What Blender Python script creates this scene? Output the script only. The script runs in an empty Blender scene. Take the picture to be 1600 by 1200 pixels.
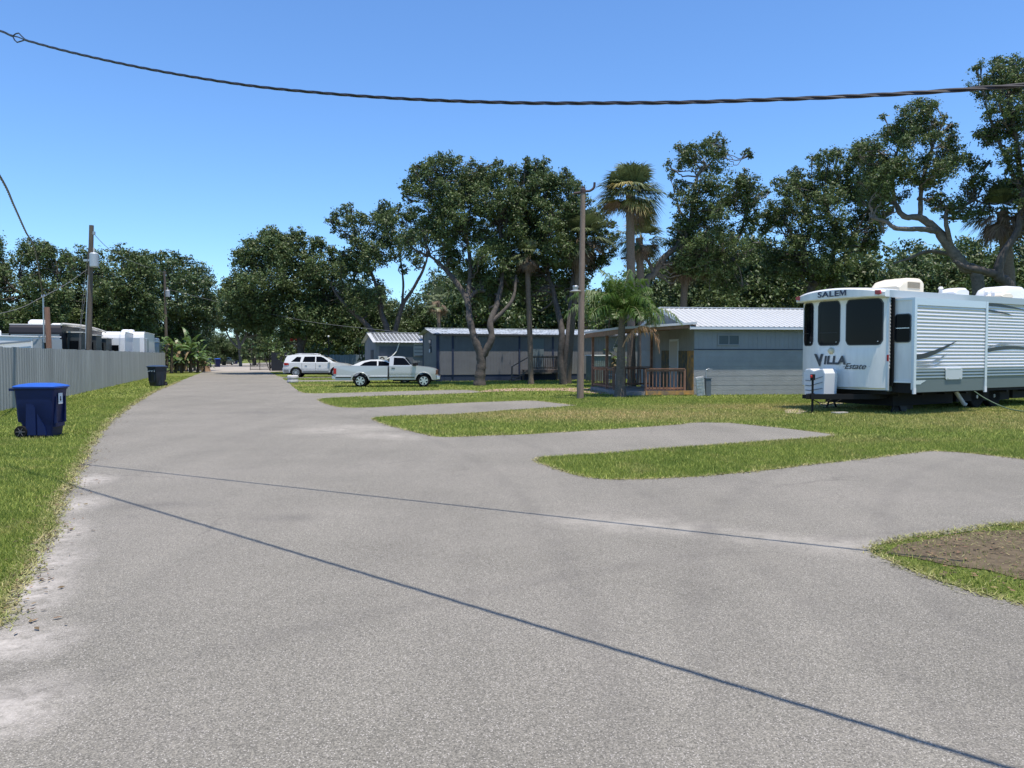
import bpy, bmesh, math, random
import numpy as np
from mathutils import Vector, Matrix
from mathutils.geometry import tessellate_polygon

S = bpy.context.scene
COL = S.collection
R = math.radians
# ------------------------------------------------------------------ camera
H, F, PITCH = 1.65, 1200.0, -math.atan(44 / 1200)
cam = bpy.data.cameras.new("camera")
cam.lens, cam.sensor_width, cam.clip_end, cam.clip_start = 27.0, 36.0, 3000, 0.05
camo = bpy.data.objects.new("camera", cam); COL.objects.link(camo)
camo.location = (0, 0, H); camo.rotation_euler = (math.pi / 2 + PITCH, 0, 0)
S.camera = camo
# ------------------------------------------------------------------ light
SUN_EL, SUN_H = 77.0, (0.57, -0.822)          # elevation, horizontal direction towards the sun
w = bpy.data.worlds.new("World"); S.world = w; w.use_nodes = True
nt = w.node_tree; nt.nodes.clear()
sky = nt.nodes.new("ShaderNodeTexSky"); sky.sky_type = 'NISHITA'; sky.sun_disc = False
sky.sun_elevation = R(SUN_EL); sky.sun_rotation = math.atan2(SUN_H[0], SUN_H[1])
sky.air_density = 1.0; sky.dust_density = 0.0; sky.ozone_density = 2.5; sky.altitude = 0
bg = nt.nodes.new("ShaderNodeBackground"); bg.inputs[1].default_value = 0.14
wo = nt.nodes.new("ShaderNodeOutputWorld")
hs = nt.nodes.new('ShaderNodeMix'); hs.data_type = 'RGBA'; hs.blend_type = 'MULTIPLY'; hs.inputs[0].default_value = 1; hs.inputs[7].default_value = (.57, .775, 1.0, 1)   # deeper blue air
nt.links.new(sky.outputs[0], hs.inputs[6]); nt.links.new(hs.outputs[2], bg.inputs[0]); nt.links.new(bg.outputs[0], wo.inputs[0])
sl = bpy.data.lights.new("sun", 'SUN'); sl.energy = 4.3; sl.angle = R(0.53); sl.color = (1, 0.915, 0.81)
so = bpy.data.objects.new("sun", sl); COL.objects.link(so)
ce, se = math.cos(R(SUN_EL)), math.sin(R(SUN_EL))
so.rotation_euler = Vector((SUN_H[0] * ce, SUN_H[1] * ce, se)).to_track_quat('Z', 'Y').to_euler()
S.view_settings.view_transform = 'Standard'; S.view_settings.look = 'None'
S.view_settings.exposure = 0.60; S.view_settings.gamma = 1.0
S.view_settings.use_curve_mapping = False
S.cycles.max_bounces = 6; S.cycles.transparent_max_bounces = 8
S.render.film_transparent = False

# ------------------------------------------------------------------ photo measurement -> place
cp, sp = math.cos(PITCH), math.sin(PITCH)
def ray(u, v):
    a, b = (u - 800) / F, (600 - v) / F
    return (a, cp - sp * b, sp + cp * b)
def G(u, v, h=0.0):
    d = ray(u, v); t = (h - H) / d[2]
    return Vector((d[0] * t, d[1] * t, h))
def D(u, v, y):
    d = ray(u, v); t = y / d[1]
    return Vector((d[0] * t, y, H + d[2] * t))

# ------------------------------------------------------------------ materials
MATS = {}
def mat(name, col, rough=0.7, metal=0.0, var=0.0, vscale=3.0, col2=None, bump=0.0, bscale=20.0, spec=0.5,
        island=0.0, transl=0.0, coat=0.0, stretch=None, thresh=None):
    if name in MATS: return MATS[name]
    m = bpy.data.materials.new(name); m.use_nodes = True
    t = m.node_tree; N, L = t.nodes, t.links
    b = N["Principled BSDF"]; out = N["Material Output"]
    b.inputs["Roughness"].default_value = rough; b.inputs["Metallic"].default_value = metal
    b.inputs["Specular IOR Level"].default_value = spec
    if coat: b.inputs["Coat Weight"].default_value = coat; b.inputs["Coat Roughness"].default_value = 0.08
    b.inputs["Base Color"].default_value = (*col, 1)
    src = None
    tc = N.new("ShaderNodeTexCoord")
    vec = tc.outputs["Object"]
    if stretch:
        mp = N.new("ShaderNodeMapping"); mp.inputs["Scale"].default_value = stretch
        L.new(vec, mp.inputs["Vector"]); vec = mp.outputs[0]
    if var or col2:
        n = N.new("ShaderNodeTexNoise"); n.inputs["Scale"].default_value = vscale; n.inputs["Detail"].default_value = 6
        n.inputs["Roughness"].default_value = 0.62
        L.new(vec, n.inputs["Vector"])
        rp = N.new("ShaderNodeValToRGB")
        lo, hi = thresh or (0.3, 0.7)
        rp.color_ramp.elements[0].position = lo; rp.color_ramp.elements[1].position = hi
        c2 = col2 or tuple(min(1, c * (1 + var)) for c in col)
        c1 = tuple(c * (1 - var) for c in col) if not col2 else col
        rp.color_ramp.elements[0].color = (*c1, 1); rp.color_ramp.elements[1].color = (*c2, 1)
        L.new(n.outputs["Fac"], rp.inputs[0]); src = rp.outputs[0]
    if island:
        g = N.new("ShaderNodeNewGeometry")
        hsv = N.new("ShaderNodeHueSaturation")
        if src: L.new(src, hsv.inputs["Color"])
        else: hsv.inputs["Color"].default_value = (*col, 1)
        mr = N.new("ShaderNodeMapRange"); mr.inputs["To Min"].default_value = 1 - island; mr.inputs["To Max"].default_value = 1 + island
        L.new(g.outputs["Random Per Island"], mr.inputs["Value"]); L.new(mr.outputs[0], hsv.inputs["Value"])
        mr2 = N.new("ShaderNodeMapRange"); mr2.inputs["To Min"].default_value = 0.5 - island * 0.05; mr2.inputs["To Max"].default_value = 0.5 + island * 0.04
        ml = N.new("ShaderNodeMath"); ml.operation = 'MULTIPLY'; ml.inputs[1].default_value = 7.31
        fr = N.new("ShaderNodeMath"); fr.operation = 'FRACT'
        L.new(g.outputs["Random Per Island"], ml.inputs[0]); L.new(ml.outputs[0], fr.inputs[0]); L.new(fr.outputs[0], mr2.inputs["Value"])
        L.new(mr2.outputs[0], hsv.inputs["Hue"])
        src = hsv.outputs[0]
    if src: L.new(src, b.inputs["Base Color"])
    if bump:
        n2 = N.new("ShaderNodeTexNoise"); n2.inputs["Scale"].default_value = bscale; n2.inputs["Detail"].default_value = 5
        L.new(vec, n2.inputs["Vector"])
        bp = N.new("ShaderNodeBump"); bp.inputs["Strength"].default_value = bump; bp.inputs["Distance"].default_value = 0.02
        L.new(n2.outputs["Fac"], bp.inputs["Height"]); L.new(bp.outputs[0], b.inputs["Normal"])
    if transl:
        tr = N.new("ShaderNodeBsdfTranslucent")
        if src: L.new(src, tr.inputs["Color"])
        else: tr.inputs["Color"].default_value = (*col, 1)
        mx = N.new("ShaderNodeMixShader"); mx.inputs[0].default_value = transl
        L.new(b.outputs[0], mx.inputs[1]); L.new(tr.outputs[0], mx.inputs[2]); L.new(mx.outputs[0], out.inputs["Surface"])
    MATS[name] = m
    return m

# ------------------------------------------------------------------ mesh builder
class MB:
    def __init__(s): s.v, s.f, s.m = [], [], []
    def add(s, vs, fs, m=0):
        o = len(s.v); s.v += [tuple(p) for p in vs]
        s.f += [[i + o for i in f] for f in fs]; s.m += [m] * len(fs); return s
    def box(s, x0, x1, y0, y1, z0, z1, m=0):
        return s.add([(x0,y0,z0),(x1,y0,z0),(x1,y1,z0),(x0,y1,z0),(x0,y0,z1),(x1,y0,z1),(x1,y1,z1),(x0,y1,z1)],
                     [(0,3,2,1),(4,5,6,7),(0,1,5,4),(1,2,6,5),(2,3,7,6),(3,0,4,7)], m)
    def obox(s, c, hx, hy, hz, M, m=0):
        vs = [Vector(c) + M @ Vector((a*hx, b*hy, d*hz)) for a, b, d in
              ((-1,-1,-1),(1,-1,-1),(1,1,-1),(-1,1,-1),(-1,-1,1),(1,-1,1),(1,1,1),(-1,1,1))]
        return s.add(vs, [(0,3,2,1),(4,5,6,7),(0,1,5,4),(1,2,6,5),(2,3,7,6),(3,0,4,7)], m)
    def prism(s, pts, ax, a, b, m=0):
        """polygon pts in the plane normal to ax, extruded a..b"""
        def P(p, t): return {'x': (t, p[0], p[1]), 'y': (p[0], t, p[1]), 'z': (p[0], p[1], t)}[ax]
        n = len(pts)
        vs = [P(p, a) for p in pts] + [P(p, b) for p in pts]
        tris = tessellate_polygon([[Vector((p[0], p[1], 0)) for p in pts]])
        fs = [list(t) for t in tris] + [[i + n for i in reversed(t)] for t in tris]
        fs += [[i, (i + 1) % n, (i + 1) % n + n, i + n] for i in range(n)]
        return s.add(vs, fs, m)
    def tube(s, pts, rad, n=8, m=0, cap=True):
        pts = [Vector(p) for p in pts]; k = len(pts)
        if not hasattr(rad, '__len__'): rad = [rad] * k
        vs, fs = [], []; up = None
        for i, p in enumerate(pts):
            t = (pts[min(i+1, k-1)] - pts[max(i-1, 0)])
            t = t.normalized() if t.length > 1e-9 else Vector((0,0,1))
            if up is None:
                up = Vector((1,0,0)) if abs(t.x) < 0.7 else Vector((0,1,0))
            up = (up - t * up.dot(t)); up = up.normalized() if up.length > 1e-6 else t.orthogonal().normalized()
            w_ = t.cross(up)
            for j in range(n):
                a = 2 * math.pi * j / n
                vs.append(p + (up * math.cos(a) + w_ * math.sin(a)) * rad[i])
        for i in range(k - 1):
            for j in range(n):
                fs.append([i*n+j, i*n+(j+1)%n, (i+1)*n+(j+1)%n, (i+1)*n+j])
        if cap: fs += [list(range(n))[::-1], [(k-1)*n + j for j in range(n)]]
        return s.add(vs, fs, m)
    def lathe(s, prof, c=(0,0,0), ax='z', n=20, m=0):
        vs, fs = [], []
        for r, h in prof:
            for j in range(n):
                a = 2*math.pi*j/n; x, y = r*math.cos(a), r*math.sin(a)
                p = {'z': (x, y, h), 'y': (x, h, y), 'x': (h, x, y)}[ax]
                vs.append((p[0]+c[0], p[1]+c[1], p[2]+c[2]))
        for i in range(len(prof)-1):
            for j in range(n): fs.append([i*n+j, i*n+(j+1)%n, (i+1)*n+(j+1)%n, (i+1)*n+j])
        fs += [list(range(n)), [(len(prof)-1)*n+j for j in range(n)]]
        return s.add(vs, fs, m)
    def build(s, name, mats, parent=None, smooth=False, bevel=0, origin=None, angle=35):
        me = bpy.data.meshes.new(name)
        vs = s.v
        if origin is not None: vs = [(p[0]-origin[0], p[1]-origin[1], p[2]-origin[2]) for p in vs]
        me.from_pydata(vs, [], s.f)
        if not isinstance(mats, (list, tuple)): mats = [mats]
        for m_ in mats: me.materials.append(m_)
        if len(mats) > 1: me.polygons.foreach_set("material_index", s.m)
        me.update()
        bm = bmesh.new(); bm.from_mesh(me); bmesh.ops.recalc_face_normals(bm, faces=bm.faces)
        if bevel:
            es = [e for e in bm.edges if len(e.link_faces) == 2 and e.calc_face_angle(0) > R(30)]
            bmesh.ops.bevel(bm, geom=es, offset=bevel, segments=2, profile=0.7, affect='EDGES', clamp_overlap=True)
        bm.to_mesh(me); bm.free()
        if smooth:
            me.polygons.foreach_set("use_smooth", [True]*len(me.polygons))
            me.set_sharp_from_angle(angle=R(angle))
        o = bpy.data.objects.new(name, me); COL.objects.link(o)
        if parent: o.parent = parent
        elif origin is not None: o.location = origin
        return o

def npmesh(name, V, n, mats, parent=None, mi=None, loc=None):
    """V (N*n,3) separate n-gons"""
    V = np.asarray(V, dtype=np.float32).reshape(-1, 3); k = len(V)//n
    me = bpy.data.meshes.new(name)
    me.vertices.add(len(V)); me.vertices.foreach_set("co", V.ravel())
    me.loops.add(len(V)); me.loops.foreach_set("vertex_index", np.arange(len(V), dtype=np.int32))
    me.polygons.add(k); me.polygons.foreach_set("loop_start", np.arange(0, k*n, n, dtype=np.int32))
    if not isinstance(mats, (list, tuple)): mats = [mats]
    for m_ in mats: me.materials.append(m_)
    if mi is not None: me.polygons.foreach_set("material_index", mi)
    me.update(calc_edges=True)
    o = bpy.data.objects.new(name, me); COL.objects.link(o)
    if parent: o.parent = parent
    if loc is not None: o.location = loc
    return o
def tag(o, label=None, cat=None, group=None, kind=None):
    if label: o["label"] = label
    if cat: o["category"] = cat
    if group: o["group"] = group
    if kind: o["kind"] = kind
    return o
def thing(name, label, cat, loc=(0,0,0), rz=0, group=None):
    o = bpy.data.objects.new(name, None); COL.objects.link(o)
    o.empty_display_size = 0.3; o.location = loc; o.rotation_euler = (0, 0, rz)
    return tag(o, label, cat, group)
def copy_tree(o, parent=None):
    c = o.copy(); COL.objects.link(c)
    if parent: c.parent = parent
    for ch in [q for q in o.children]: copy_tree(ch, c)
    return c
def text_mesh(txt, size, bold=0.0, shear=0.0, sx=1.0, space=1.0):
    c = bpy.data.curves.new("lettering", 'FONT'); c.body = txt; c.size = size; c.offset = bold; c.shear = shear
    c.align_x = 'CENTER'; c.space_character = space
    o = bpy.data.objects.new("lettering", c); COL.objects.link(o)
    dg = bpy.context.evaluated_depsgraph_get(); dg.update()
    me = bpy.data.meshes.new_from_object(o.evaluated_get(dg))
    vs = [(v.co.x*sx, v.co.y) for v in me.vertices]; fs = [list(p.vertices) for p in me.polygons]
    bpy.data.objects.remove(o); bpy.data.curves.remove(c); bpy.data.meshes.remove(me)
    return vs, fs

# palette
def M_(n, *a, **k): return mat(n, *a, **k)
bark = M_("bark", (0.072,0.062,0.053), 0.9, var=0.45, vscale=5, bump=1.0, bscale=14)
palebark = M_("pale bark", (0.125,0.112,0.096), 0.9, var=0.4, vscale=6, bump=1.0, bscale=16)
palmbark = M_("palm bark", (0.16,0.125,0.095), 0.95, var=0.35, vscale=9, bump=1.0, bscale=22, stretch=(1,1,5))
leaf_d = M_("oak leaf", (0.062,0.094,0.032), 0.5, col2=(0.112,0.160,0.052), vscale=0.7, island=0.45, transl=0.26, spec=0.35)
leaf_b = M_("far leaf", (0.050,0.084,0.026), 0.5, col2=(0.090,0.135,0.042), vscale=0.4, island=0.4, transl=0.18)
leaf_l = M_("light leaf", (0.062,0.105,0.024), 0.5, col2=(0.115,0.165,0.04), vscale=0.5, island=0.4, transl=0.25)
white_m = M_("white painted metal", (0.78,0.78,0.76), 0.35, var=0.05, vscale=4)
chrome = M_("bright metal", (0.62,0.62,0.62), 0.25, 0.9)
black_m = M_("black metal", (0.009,0.009,0.010), 0.6, spec=.25)
rubber = M_("rubber", (0.009,0.009,0.0095), 0.85, spec=.2)
glass = M_("dark glass", (0.004,0.005,0.007), 0.06, spec=0.07)
galv = M_("galvanised steel", (0.42,0.44,0.45), 0.4, 0.7, var=0.1, vscale=8)
wood = M_("weathered wood", (0.20,0.12,0.075), 0.85, var=0.35, vscale=6, bump=0.5, bscale=30, stretch=(1,1,0.3))
# ================================================================== ground
def P(l): return [G(u, v) for u, v in l]
left_edge = [(-3.1,-8,0),(-3.1,0,0),(-3.15,3.2,0)] 
left_px = [(-5,968),(10,940),(28,910),(42,885),(55,868),(66,840),(85,805),(92,785),(105,757),(113,742),(122,730),(133,705),(150,680),(170,659),(200,636),(240,612),(280,596),(308,585),(322,579)]
right_px = [(419,579.5),(432,587),(440,589),(560,588.2),(560,590.3),(441,591.2),(444,593.2),(447,594.4),(560,593.6),(560,596),(449,596.6),(455,602),(467,611.5),(478,614.3),(492,615),(550,613.8),(607,612),(680,610),(705,609.3),(731,609.5),(745,611),(757,613.3),(720,615),(650,617.5),(590,619),(542,620.7),(505,623),(498,625),(503,628.5),(512,632),(529,636.5),(550,637.4),(575,637),(625,635),(672,632),(740,629),(802,626.7),(820,626.2),(838,626.6),(861,629),(902,633.8),(880,636),(802,641),(750,645),(705,648),(660,649),(607,651),(588,652.5),(582,655),(592,660),(607,664.5),(633,672),(663,678.8),(678,682),(692,683.3),(715,683),(737,682),(835,678.5),(900,674.5),(962,670.5),(1060,663.6),(1080,661),(1095,660.2),(1141,661),(1222,669),(1304,679),(1300,682),(1255,685.5),(1157,692.8),(1027,702),(930,710.2),(862,714.2),(845,715),(839,718),(843,724),(865,731.8),(897,742),(918,746.5),(936,748.8),(960,750),(995,749.6),(1040,748),(1092,744.8),(1140,741),(1190,736),(1285,724.5),(1364,716),(1416,709.4),(1440,706.2),(1458,705.2),(1495,706.8),(1547,712),(1600,718),(1700,731),(1900,760),
 (1900,785),(1700,806),(1600,818),(1550,822),(1483,835),(1440,838),(1416,842),(1393,848),(1370,853),(1362,858),(1363,864),(1377,872),(1413,888),(1466,908),(1516,925),(1566,937),(1600,946),(1750,985)]
def jag(pts, a, n=3, seed=1):
    rr = random.Random(seed); out = []
    for i in range(len(pts)-1):
        p, q = Vector(pts[i]), Vector(pts[i+1])
        L_ = (q-p).length; k = max(1, min(n*4, int(L_/0.35)))
        nrm = Vector((-(q-p).y, (q-p).x, 0)).normalized() if L_ > 0 else Vector((0,0,0))
        for j in range(k):
            out.append(p.lerp(q, j/k) + nrm*rr.uniform(-a, a)*(1 if j else .3))
    out.append(Vector(pts[-1])); return out
lp = [Vector(p) for p in left_edge] + P(left_px)
rp_ = P(right_px) + [Vector((5.2,3.2,0)), Vector((5.6,-8,0))]
lpj, rpj = jag(lp, 0.085, 8), jag(rp_, 0.045, 4, 2)
road_poly = lpj + rpj
def sheet(name, pts, z, m, kind="structure"):
    tris = tessellate_polygon([[Vector((p[0], p[1], 0)) for p in pts]])
    mb = MB().add([(p[0], p[1], z) for p in pts], [list(t) for t in tris])
    o = mb.build(name, m); tag(o, kind=kind)
    if o.data.polygons and o.data.polygons[0].normal.z < 0: o.data.flip_normals()
    return o
# lawn material
lawn = bpy.data.materials.new("lawn"); lawn.use_nodes = True
t = lawn.node_tree; N, L = t.nodes, t.links; b = N["Principled BSDF"]; b.inputs["Roughness"].default_value = 0.95; b.inputs["Specular IOR Level"].default_value = 0.1
tc = N.new("ShaderNodeTexCoord")
def noise(sc, det=5, ro=.6):
    n = N.new("ShaderNodeTexNoise"); n.inputs["Scale"].default_value = sc; n.inputs["Detail"].default_value = det; n.inputs["Roughness"].default_value = ro
    L.new(tc.outputs["Object"], n.inputs["Vector"]); return n
def ramp(src, stops):
    r_ = N.new("ShaderNodeValToRGB"); e = r_.color_ramp.elements
    e[0].position, e[0].color = stops[0][0], (*stops[0][1], 1); e[1].position, e[1].color = stops[-1][0], (*stops[-1][1], 1)
    for p_, c_ in stops[1:-1]:
        q = e.new(p_); q.color = (*c_, 1)
    L.new(src, r_.inputs[0]); return r_
def mix(a, b_, f, mode='MIX'):
    m_ = N.new("ShaderNodeMix"); m_.data_type = 'RGBA'; m_.blend_type = mode
    for inp, s_ in ((m_.inputs[0], f), (m_.inputs[6], a), (m_.inputs[7], b_)):
        if hasattr(s_, 'links'): L.new(s_, inp)
        elif isinstance(s_, tuple): inp.default_value = (*s_, 1)
        else: inp.default_value = s_
    return m_.outputs[2]
DRY = [((15,20.5),(9,5.5),.55),((2.5,21.5),(6.5,3.2),.95),((8.5,24.5),(6,2.6),.8),((12.5,18.5),(6,2.4),.5),((-12,43),(4,1.6),.7),((6,15.0),(4,.9),.35)]   # worn patches of lawn
def dry_nodes():
    tot = None
    for (c, r_, s_) in DRY:
        mp = N.new("ShaderNodeMapping"); mp.inputs["Location"].default_value = (-c[0]/r_[0], -c[1]/r_[1], 0); mp.inputs["Scale"].default_value = (1/r_[0], 1/r_[1], 0)
        L.new(tc.outputs["Object"], mp.inputs[0])
        ln = N.new("ShaderNodeVectorMath"); ln.operation = 'LENGTH'; L.new(mp.outputs[0], ln.inputs[0])
        mr = N.new("ShaderNodeMapRange"); mr.inputs[1].default_value = 1; mr.inputs[2].default_value = 0.3; mr.inputs[3].default_value = 0; mr.inputs[4].default_value = s_
        L.new(ln.outputs["Value"], mr.inputs[0])
        if tot is None: tot = mr.outputs[0]
        else:
            mx = N.new("ShaderNodeMath"); mx.operation = 'MAXIMUM'; L.new(tot, mx.inputs[0]); L.new(mr.outputs[0], mx.inputs[1]); tot = mx.outputs[0]
    n = noise(2.2, 6, .7); r_ = ramp(n.outputs[0], [(.30,(0,0,0)),(.54,(1,1,1))])
    m_ = N.new("ShaderNodeMath"); m_.operation = 'MULTIPLY'; L.new(tot, m_.inputs[0]); L.new(r_.outputs[0], m_.inputs[1])
    return m_.outputs[0]
def grass_colour(g1, g2, dry):
    a = ramp(noise(0.55, 6, .65).outputs[0], [(.32, g1), (.68, g2)]).outputs[0]
    patch = ramp(noise(1.3, 7, .7).outputs[0], [(.52, (0,0,0)), (.72, (1,1,1))]).outputs[0]
    m_ = N.new("ShaderNodeMath"); m_.operation = 'MULTIPLY'; L.new(patch, m_.inputs[0]); m_.inputs[1].default_value = .55
    a = mix(a, dry, m_.outputs[0])
    return mix(a, dry, dry_nodes())
c = grass_colour((0.112,0.148,0.034), (0.168,0.198,0.048), (0.31,0.27,0.11))
sp_ = ramp(noise(38, 3, .8).outputs[0], [(.35, (.45,.45,.45)), (.65, (1.35,1.35,1.3))]).outputs[0]
c = mix(c, sp_, 1.0, 'MULTIPLY'); L.new(c, b.inputs["Base Color"])
bp = N.new("ShaderNodeBump"); bp.inputs["Distance"].default_value = 0.05; bp.inputs["Strength"].default_value = 0.8
L.new(noise(25, 4, .8).outputs[0], bp.inputs["Height"]); L.new(bp.outputs[0], b.inputs["Normal"])
# blades
blade = bpy.data.materials.new("grass blades"); blade.use_nodes = True
t = blade.node_tree; N, L = t.nodes, t.links; b = N["Principled BSDF"]; b.inputs["Roughness"].default_value = 0.6; b.inputs["Specular IOR Level"].default_value = 0.25
tc = N.new("ShaderNodeTexCoord")
c = grass_colour((0.170,0.24,0.044), (0.268,0.335,0.07), (0.40,0.345,0.15))
g = N.new("ShaderNodeNewGeometry")
rp2 = ramp(g.outputs["Random Per Island"], [(0, (.5,.55,.5)), (.8, (1.25,1.2,1.1)), (.86, (1.9,1.6,1.9)), (1, (2.3,1.8,2.4))]).outputs[0]
c = mix(c, rp2, 1.0, 'MULTIPLY'); L.new(c, b.inputs["Base Color"])
tr = N.new("ShaderNodeBsdfTranslucent"); L.new(c, tr.inputs[0]); mx = N.new("ShaderNodeMixShader"); mx.inputs[0].default_value = .3
L.new(b.outputs[0], mx.inputs[1]); L.new(tr.outputs[0], mx.inputs[2]); L.new(mx.outputs[0], N["Material Output"].inputs[0])
# asphalt
asph = bpy.data.materials.new("asphalt"); asph.use_nodes = True
t = asph.node_tree; N, L = t.nodes, t.links; b = N["Principled BSDF"]; b.inputs["Roughness"].default_value = 0.9; b.inputs["Specular IOR Level"].default_value = 0.25
tc = N.new("ShaderNodeTexCoord")
base = ramp(noise(0.35, 8, .65).outputs[0], [(.3, (.150,.142,.120)), (.5, (.178,.168,.143)), (.72, (.204,.191,.164))]).outputs[0]
fine = ramp(noise(105, 3, .8).outputs[0], [(.33, (.42,.42,.42)), (.5, (1,1,1)), (.63, (1.55,1.53,1.50))]).outputs[0]
base = mix(base, fine, 1.0, 'MULTIPLY')
vo = N.new("ShaderNodeTexVoronoi"); vo.inputs["Scale"].default_value = 110; L.new(tc.outputs["Object"], vo.inputs["Vector"])
chips = ramp(vo.outputs["Color"], [(.0,(0,0,0)),(.66,(0,0,0)),(.74,(1,1,1))]).outputs[0]
core = ramp(vo.outputs["Distance"], [(.0,(1,1,1)),(.30,(1,1,1)),(.42,(0,0,0))]).outputs[0]
mm = N.new("ShaderNodeMath"); mm.operation = 'MULTIPLY'; L.new(chips, mm.inputs[0]); L.new(core, mm.inputs[1])
base = mix(base, (.40,.375,.34), mm.outputs[0])
dk = ramp(noise(1.1, 8, .72).outputs[0], [(.60,(0,0,0)),(.78,(1,1,1))]).outputs[0]
mk = N.new("ShaderNodeMath"); mk.operation = 'MULTIPLY'; L.new(dk, mk.inputs[0]); mk.inputs[1].default_value = .35
base = mix(base, (.10,.094,.09), mk.outputs[0])
# faint wheel-worn streaks along the road
mp = N.new("ShaderNodeMapping"); mp.inputs["Rotation"].default_value = (0,0,R(-20)); mp.inputs["Scale"].default_value = (1.6,.12,1)
L.new(tc.outputs["Object"], mp.inputs[0]); ns = N.new("ShaderNodeTexNoise"); ns.inputs["Scale"].default_value = 1.0; ns.inputs["Detail"].default_value = 5; L.new(mp.outputs[0], ns.inputs["Vector"])
st = ramp(ns.outputs[0], [(.35,(.955,.955,.955)),(.65,(1.04,1.04,1.035))]).outputs[0]
base = mix(base, st, 1.0, 'MULTIPLY')
# sandy wash on the asphalt
def stain(base, pts, colr, strength, nsc=3.5):
    tot = None
    for (u, v, ru, rv, ang) in pts:
        c_ = G(u, v)
        mp = N.new("ShaderNodeMapping"); mp.vector_type = 'TEXTURE'
        mp.inputs["Location"].default_value = (c_.x, c_.y, 0); mp.inputs["Rotation"].default_value = (0,0,R(ang)); mp.inputs["Scale"].default_value = (ru, rv, 1000)
        L.new(tc.outputs["Object"], mp.inputs[0])
        ln = N.new("ShaderNodeVectorMath"); ln.operation = 'LENGTH'; L.new(mp.outputs[0], ln.inputs[0])
        mr = N.new("ShaderNodeMapRange"); mr.inputs[1].default_value = 1; mr.inputs[2].default_value = 0.1; L.new(ln.outputs["Value"], mr.inputs[0])
        if tot is None: tot = mr.outputs[0]
        else:
            mx = N.new("ShaderNodeMath"); mx.operation = 'MAXIMUM'; L.new(tot, mx.inputs[0]); L.new(mr.outputs[0], mx.inputs[1]); tot = mx.outputs[0]
    n = ramp(noise(nsc, 7, .7).outputs[0], [(.30,(0,0,0)),(.66,(1,1,1))]).outputs[0]
    m1 = N.new("ShaderNodeMath"); m1.operation = 'MULTIPLY'; L.new(tot, m1.inputs[0]); L.new(n, m1.inputs[1])
    m2 = N.new("ShaderNodeMath"); m2.operation = 'MULTIPLY'; L.new(m1.outputs[0], m2.inputs[0]); m2.inputs[1].default_value = strength
    return mix(base, colr, m2.outputs[0])
base = stain(base, [(40,925,.40,.9,25),(85,835,.38,.9,25),(60,880,.45,.8,25),(128,752,.5,.75,15),(112,790,.42,.7,20),(5,1010,.5,.5,10),(10,1110,.4,.5,10)], (.47,.435,.39), .95, 8)
base = stain(base, [(1325,855,.9,.5,-20),(1240,845,1.2,.4,-20),(1000,822,1.5,.5,-20),(560,668,1.6,1.0,-30),(610,682,1.3,.8,-30),(520,672,1.4,1.2,0)], (.36,.335,.29), .8)
base = stain(base, [(410,645,2.0,.8,10),(440,810,.5,.25,0),(250,790,.9,.3,10)], (.08,.075,.072), .5)
# hairline cracks, a few long ones
wv = N.new("ShaderNodeTexVoronoi"); wv.feature = 'DISTANCE_TO_EDGE'; wv.inputs["Scale"].default_value = .23
wn_ = noise(1.4, 6, .7); va = N.new("ShaderNodeVectorMath"); va.operation = 'MULTIPLY_ADD'; va.inputs[1].default_value = (1.1,1.1,0)
L.new(wn_.outputs["Color"], va.inputs[0]); L.new(tc.outputs["Object"], va.inputs[2]); L.new(va.outputs[0], wv.inputs["Vector"])
ck = ramp(wv.outputs["Distance"], [(0,(1,1,1)),(.0022,(1,1,1)),(.0045,(0,0,0))]).outputs[0]
cm = ramp(noise(.33, 3, .5).outputs[0], [(.50,(0,0,0)),(.60,(.35,.35,.35))]).outputs[0]
m3 = N.new("ShaderNodeMath"); m3.operation = 'MULTIPLY'; L.new(ck, m3.inputs[0]); L.new(cm, m3.inputs[1])
base = mix(base, (.05,.046,.042), m3.outputs[0])
# long faint tyre arcs turning into the pads
def arc(base, c_, r0, w0, s_):
    mp = N.new("ShaderNodeMapping"); mp.inputs["Location"].default_value = (-c_[0], -c_[1], 0); mp.inputs["Scale"].default_value = (1,1,0); L.new(tc.outputs["Object"], mp.inputs[0])
    ln = N.new("ShaderNodeVectorMath"); ln.operation = 'LENGTH'; L.new(mp.outputs[0], ln.inputs[0])
    sb = N.new("ShaderNodeMath"); sb.operation = 'SUBTRACT'; sb.inputs[1].default_value = r0; L.new(ln.outputs["Value"], sb.inputs[0]); ab = N.new("ShaderNodeMath"); ab.operation = 'ABSOLUTE'; L.new(sb.outputs[0], ab.inputs[0])
    mr = N.new("ShaderNodeMapRange"); mr.inputs[1].default_value = w0; mr.inputs[2].default_value = w0*.2; L.new(ab.outputs[0], mr.inputs[0])
    n = ramp(noise(2.5, 6, .75).outputs[0], [(.35,(0,0,0)),(.7,(1,1,1))]).outputs[0]
    a_ = N.new("ShaderNodeMath"); a_.operation = 'MULTIPLY'; L.new(mr.outputs[0], a_.inputs[0]); L.new(n, a_.inputs[1]); b2_ = N.new("ShaderNodeMath"); b2_.operation = 'MULTIPLY'; L.new(a_.outputs[0], b2_.inputs[0]); b2_.inputs[1].default_value = s_
    return mix(base, (.105,.098,.088), b2_.outputs[0])
for (c_, r0) in (((16,2),13.5),((16,2),15.1),((-30,4),30.5),((-30,4),32.0),((9,-9),17.0)): base = arc(base, c_, r0, .17, .36)
L.new(base, b.inputs["Base Color"])
bp = N.new("ShaderNodeBump"); bp.inputs["Distance"].default_value = 0.006; bp.inputs["Strength"].default_value = 0.7
L.new(noise(140, 3, .7).outputs[0], bp.inputs["Height"]); L.new(bp.outputs[0], b.inputs["Normal"])

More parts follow.
